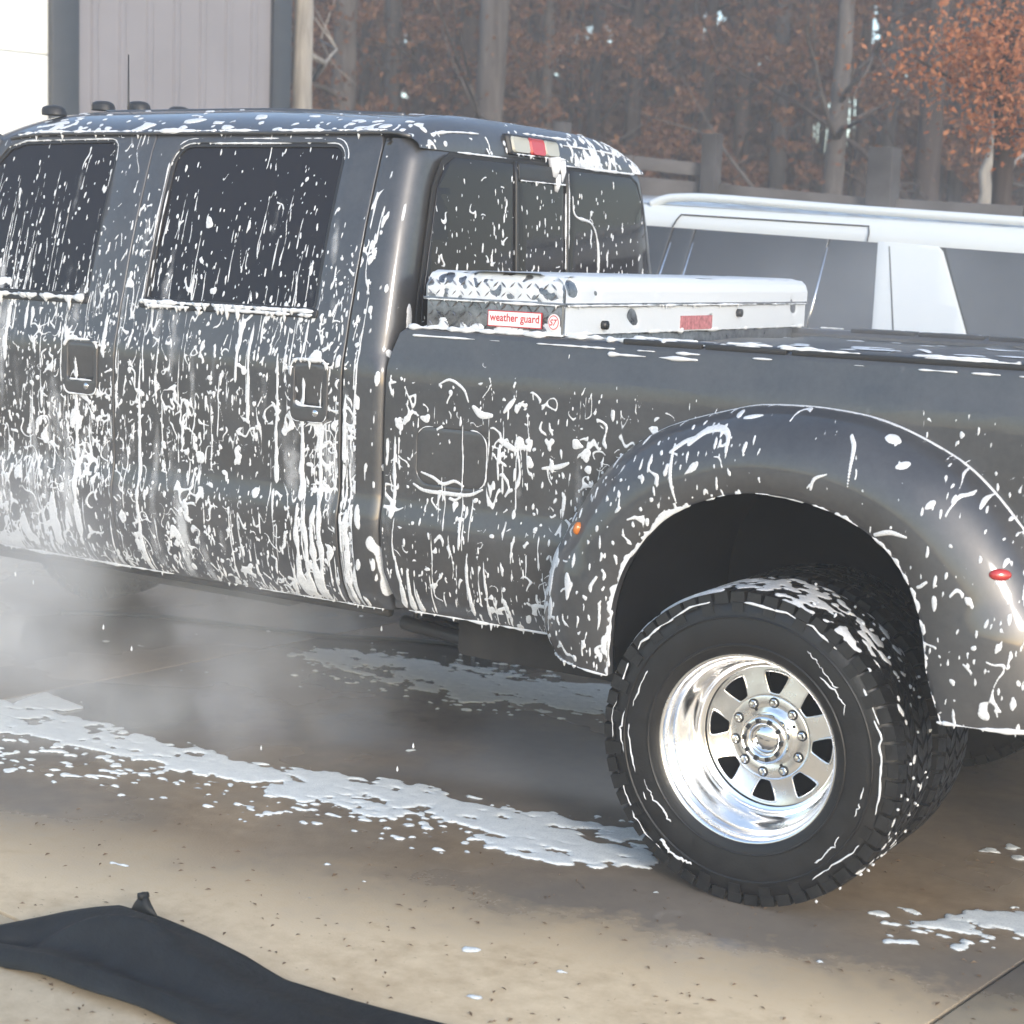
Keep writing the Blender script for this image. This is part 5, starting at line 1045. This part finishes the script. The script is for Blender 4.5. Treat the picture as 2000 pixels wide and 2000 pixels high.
for (u, vt, w_) in ((1100, 240, .05), (1392, 263, .055), (1727, 290, .085), (860, 245, .05), (2120, 310, .07), (2480, 335, .07), (2880, 360, .07)):
    p = fp(u, vt)+np.array([.03, -.06, 0]); mb = MB(); mb.box((p[0]-w_, p[1]-w_, .0), (p[0]+w_, p[1]+w_, p[2])); mb.build('post', 'post_dark', FEN, bevel=.01)

# ================================================================== WOODS
def zbank(x, y):
    s = float(np.clip((y-7.5+.25*x*(x < 0))*.16, -.3, 2.2)*sstep(np.array(x+.9*y), -6, 2)-.16); return s
def leaves(C_, size, seed, n_each=1):
    rng = np.random.default_rng(seed); n = len(C_); a = rng.standard_normal((n, 3)); a /= np.linalg.norm(a, axis=1, keepdims=True); b_ = np.cross(a, rng.standard_normal((n, 3))); b_ /= np.linalg.norm(b_, axis=1, keepdims=True)
    s = size*rng.uniform(.55, 1.35, (n, 1)); V = np.stack([C_-a*s, C_-b_*s*.55+a*s*.1, C_+a*s, C_+b_*s*.55-a*s*.1], 1).reshape(-1, 3); return V, np.arange(4*n).reshape(-1, 4)
def tree(u, d, r, hgt, mat, lmat, label, seed, lean=(0., 0.), nl=0, lz=(2.5, 9), lsz=.038, spread=1.9, group=None, v0=420, nb=9, fork=0):
    p = along(u, v0, d); x, y = p[0], p[1]; z = zbank(x, y)-.1; rng = np.random.default_rng(seed)
    T = empty('tree', (x, y, z), label, 'tree', group)
    ts = np.linspace(0, 1, 16); w1 = np.cumsum(rng.standard_normal(16))*.03; w2 = np.cumsum(rng.standard_normal(16))*.03
    pts = [np.array([x+lean[0]*t*hgt+w1[i]*t, y+lean[1]*t*hgt+w2[i]*t, z+t*hgt]) for i, t in enumerate(ts)]
    mb = MB(); mb.tube(pts, [r*(1.25 if i == 0 else 1)*(1-.72*t)*(1+.05*rng.standard_normal()) for i, t in enumerate(ts)], 12)
    tips = []
    for k in range(nb):
        t = rng.uniform(.12, .95); c = np.array([np.interp(t, ts, [q[i] for q in pts]) for i in range(3)]); a = rng.uniform(0, 2*math.pi); L = rng.uniform(.7, 2.4)*(1.2-.5*t); dr = np.array([math.cos(a), math.sin(a), rng.uniform(.15, .9)])
        q = [c]; 
        for s in range(5): q.append(q[-1]+dr*L/5+rng.standard_normal(3)*.05*L); 
        rb = r*.28*(1-.5*t); mb.tube(q, [rb*(1-.85*i/5)+.004 for i in range(6)], 6); tips += q[2:]
        for s in range(4):
            o_ = q[rng.integers(2, 6)]; d2 = rng.standard_normal(3)*.5+dr*.5; q2 = [o_, o_+d2*.3*L, o_+d2*.55*L+rng.standard_normal(3)*.08]; mb.tube(q2, [rb*.35, rb*.2, .003], 5); tips += q2[1:]
    mb.build('trunk', mat, T, True)
    if nl:
        tips = np.array(tips); tips = tips[(tips[:, 2] > z+lz[0])] if (tips[:, 2] > z+lz[0]).any() else tips
        c = tips[rng.integers(0, len(tips), nl)]+rng.standard_normal((nl, 3))*np.array([.28, .28, .22])*spread
        V, F = leaves(c, lsz, seed+1); mesh('crown', V, F, lmat, T, False, kind='stuff')
    return T
G1 = 'slender brown trees in the wood behind the fence'; L1_ = 'slender brown barked tree among the wood behind the fence'
tree(585, 15.0, .115, 9, 'bark_pale', 'leaf_brown', 'pale weathered tree trunk beside the corner of the metal building', 201, (.004, 0), 0, nb=3)
tree(948, 20, .20, 11, 'bark_grey', 'leaf_brown', 'thick pale grey trunk rising straight behind the cab', 202, (0, 0), 900)
tree(893, 22, .19, 11, 'bark_brown', 'leaf_brown', 'dark thick trunk close beside the thick pale grey trunk', 203, (0, 0), 900)
tree(655, 21, .19, 11, 'bark_grey', 'leaf_brown', 'grey trunk beside the pale weathered trunk near the building', 204, (.01, 0), 1200)
tree(1892, 17, .13, 2.9, 'bark_pale', 'leaf_brown', 'short pale dead snag standing behind the right part of the fence', 205, (0, 0), 0, nb=2)
tree(1612, 19, .14, 10, 'bark_grey', 'leaf_brown', 'grey trunk leaning slightly, behind the fence board', 206, (.02, 0), 900)
tree(1802, 20, .17, 11, 'bark_brown', 'leaf_brown', 'dark trunk between the pale snag and the thick fence post', 207, (.015, 0), 900)
tree(1975, 12.5, .10, 7, 'bark_brown', 'leaf_orange', 'young oak with bright orange leaves hanging over the fence', 208, (-.02, 0), 0, nb=0)
rng = np.random.default_rng(77)
for i, (u, d, r) in enumerate(((762, 24, .13), (812, 27, .11), (1030, 25, .13), (1065, 23, .10), (1150, 28, .14), (1222, 24, .12), (1300, 30, .14), (1360, 26, .12), (1440, 23, .11), (1515, 28, .15), (1568, 24, .10), (1675, 23, .10), (1720, 27, .14), (1860, 26, .13), (1940, 24, .12), (2060, 22, .14), (2150, 25, .15), (470, 27, .14), (330, 30, .15), (700, 29, .12), (2260, 24, .13), (2380, 21, .15), (2520, 26, .12), (2650, 23, .16), (2800, 25, .13), (2980, 22, .14), (3150, 26, .15))):
    tree(u, d, r, rng.uniform(9, 13), 'bark_brown' if i % 3 else 'bark_grey', 'leaf_brown', L1_, 300+i, (rng.uniform(-.015, .02), 0), 1800, group=G1)
# orange oak boughs
T = [o for o in bpy.data.objects if o.name.startswith('tree') and o.get('label', '').startswith('young oak')][0]; rng = np.random.default_rng(9); mb = MB(); cs = []
for (a, c) in (((1990, 120), (1880, 60)), ((1990, 150), (1840, 95)), ((1995, 200), (1780, 110)), ((2000, 230), (1925, 190)), ((2020, 60), (1905, 20)), ((2030, 280), (1960, 250)), ((2040, 120), (1950, 130))):
    p, q = along(*a, 12.4), along(*c, 12.0); m_ = (p+q)/2+rng.standard_normal(3)*.08; P = smooth_poly(np.array([p, m_, q]), 6); mb.tube(P, list(np.linspace(.018, .004, len(P))), 6)
    for s in P[2:]: cs.append(s+rng.standard_normal((46, 3))*np.array([.20, .28, .12]))
mb.build('bough', 'bark_brown', T, True); V, F = leaves(np.concatenate(cs), .023, 10); mesh('crown', V, F, 'leaf_orange', T, False, kind='stuff')
# the leafy wood beyond, one mass
def woodmass(name, n, d0, d1, v0, v1, lmat, seed, sz, label, thin):
    rng = np.random.default_rng(seed); u = rng.uniform(300, 3300, n*3); v = rng.uniform(v0, v1, n*3); d = rng.uniform(d0, d1, n*3)
    nf = gnoise((128, 384), 5, 3.5, seed+1)+.8*gnoise((128, 384), 2, 1.5, seed+2); k = nf[((v-v0)/(v1-v0)*127).astype(int), ((u-300)/3000*383).astype(int)]; keep = k > thin
    u, v, d = u[keep][:n], v[keep][:n], d[keep][:n]; C_ = alongv(u, v, d)
    V, F = leaves(C_, sz, seed+3); o = mesh(name, V, F, lmat, None, False, label=label, cat='wood', kind='stuff'); return o
woodmass('far_wood', 350000, 29, 48, -260, 430, 'leaf_far', 401, .118, 'brown leafy depths of the wood beyond the trunks', -2.2)
woodmass('undergrowth', 115000, 20, 29, -150, 420, 'leaf_brown', 402, .040, 'russet understorey leaves between the tree trunks', .05)
rng = np.random.default_rng(5); mb = MB()
for k in range(200):
    u = rng.uniform(420, 3200); d = rng.uniform(26, 46); p = along(u, 420, d); z = zbank(p[0], p[1])-.1; ln_ = rng.uniform(-.04, .04); h = rng.uniform(6, 12); r = rng.uniform(.02, .07); mb.tube([(p[0], p[1], z), (p[0]+ln_*h*.5, p[1], z+h*.5), (p[0]+ln_*h, p[1], z+h)], [r, r*.8, r*.3], 6)
mb.build('saplings', 'bark_brown', None, True, label='crowd of thin sapling stems deep in the wood', cat='saplings', kind='stuff')
# litter on the bank and drops of water in the air
V, F = leaves(np.array([(x, y, zbank(x, y)+.02) for x, y in zip(rng.uniform(-22, 14, 9000), rng.uniform(8, 30, 9000))]), .05, 11); mesh('leaf_litter', V, F, 'leaf_litter', None, False, label='brown fallen leaves strewn over the bank', cat='leaves', kind='stuff')

# ================================================================== SPRAY MIST
def mist(name, c, rad, dens, scale, seed, label, lo=.34, hi=.75):
    bm = bmesh.new(); bmesh.ops.create_icosphere(bm, subdivisions=4, radius=1.); nn = gnoise((64, 64), 5, 5, seed)
    for v in bm.verts: v.co = Vector((v.co.x*rad[0], v.co.y*rad[1], v.co.z*rad[2]))+Vector(c)
    for v in bm.verts: v.co.z = max(v.co.z, .02)
    me = bpy.data.meshes.new(name); bm.to_mesh(me); bm.free()
    m_ = bpy.data.materials.new(name); m_.use_nodes = True; t = m_.node_tree; t.nodes.remove(t.nodes['Principled BSDF']); MATS[name] = m_
    vol = t.nodes.new('ShaderNodeVolumePrincipled'); vol.inputs['Color'].default_value = (.95, .965, .98, 1); vol.inputs['Anisotropy'].default_value = .0
    ge = t.nodes.new('ShaderNodeNewGeometry'); no = t.nodes.new('ShaderNodeTexNoise'); no.inputs['Scale'].default_value = scale; no.inputs['Detail'].default_value = 3; t.links.new(ge.outputs['Position'], no.inputs['Vector'])
    rp = t.nodes.new('ShaderNodeMapRange'); rp.interpolation_type = 'SMOOTHSTEP'; rp.inputs[1].default_value = lo; rp.inputs[2].default_value = hi; t.links.new(no.outputs['Fac'], rp.inputs[0])
    sb = t.nodes.new('ShaderNodeVectorMath'); sb.operation = 'SUBTRACT'; t.links.new(ge.outputs['Position'], sb.inputs[0]); sb.inputs[1].default_value = c
    dv = t.nodes.new('ShaderNodeVectorMath'); dv.operation = 'DIVIDE'; t.links.new(sb.outputs[0], dv.inputs[0]); dv.inputs[1].default_value = rad
    le = t.nodes.new('ShaderNodeVectorMath'); le.operation = 'LENGTH'; t.links.new(dv.outputs[0], le.inputs[0])
    fo_ = t.nodes.new('ShaderNodeMapRange'); fo_.interpolation_type = 'SMOOTHSTEP'; fo_.inputs[1].default_value = .25; fo_.inputs[2].default_value = 1.; fo_.inputs[3].default_value = 1.; fo_.inputs[4].default_value = 0.; t.links.new(le.outputs['Value'], fo_.inputs[0])
    m1 = t.nodes.new('ShaderNodeMath'); m1.operation = 'MULTIPLY'; t.links.new(rp.outputs[0], m1.inputs[0]); t.links.new(fo_.outputs[0], m1.inputs[1])
    m2 = t.nodes.new('ShaderNodeMath'); m2.operation = 'MULTIPLY'; t.links.new(m1.outputs[0], m2.inputs[0]); m2.inputs[1].default_value = dens; t.links.new(m2.outputs[0], vol.inputs['Density'])
    t.links.new(vol.outputs[0], t.nodes['Material Output'].inputs['Volume'])
    return link(name, me, name, None, True, label=label, cat='mist', kind='stuff')
mist('spray_mist', (-2.75, .0, .38), (1.75, .75, .80), 1.9, 2.0, 1, 'grey spray mist drifting under the front doors of the pickup')
mist('spray_veil', (-.1, 1.9, 1.62), (1.9, 1.5, .55), .30, 1.6, 2, 'thin veil of spray hanging over the truck bed and tool box', .25, .8)
mb = MB(); rng = np.random.default_rng(23)
for (u, v, y) in ((30, 1122, -.2), (202, 1226, -.2), (257, 1268, -.2), (745, 1229, .3), (807, 1458, .0), (776, 1503, .1), (510, 1462, .1), (65, 1138, -.2)):
    p = hy(u, v, y); r_ = .0038 if u not in (65,) else .0022; mb.tube([p+(0, 0, .012), p+(0, 0, .005), p-(0, 0, .002), p-(0, 0, .007)], [.0008, r_*.75, r_, r_*.3], 8)
mb.build('falling_drops', 'foam', None, True, label='tiny white drops of suds falling below the truck', cat='drops', kind='stuff')

# ================================================================== HAZE: damp air over the whole yard
mb = MB(); mb.box((-75, -14, -1.2), (45, 75, 18)); hz_ = mb.build('haze', None, None, label='thin damp haze filling the yard and the wood', cat='haze', kind='stuff')
m_ = bpy.data.materials.new('haze'); m_.use_nodes = True; t = m_.node_tree; t.nodes.remove(t.nodes['Principled BSDF']); vol = t.nodes.new('ShaderNodeVolumePrincipled'); vol.inputs['Color'].default_value = (.95, .97, 1., 1)
vol.inputs['Density'].default_value = .0062; vol.inputs['Anisotropy'].default_value = .0; t.links.new(vol.outputs[0], t.nodes['Material Output'].inputs['Volume']); hz_.data.materials.append(m_)
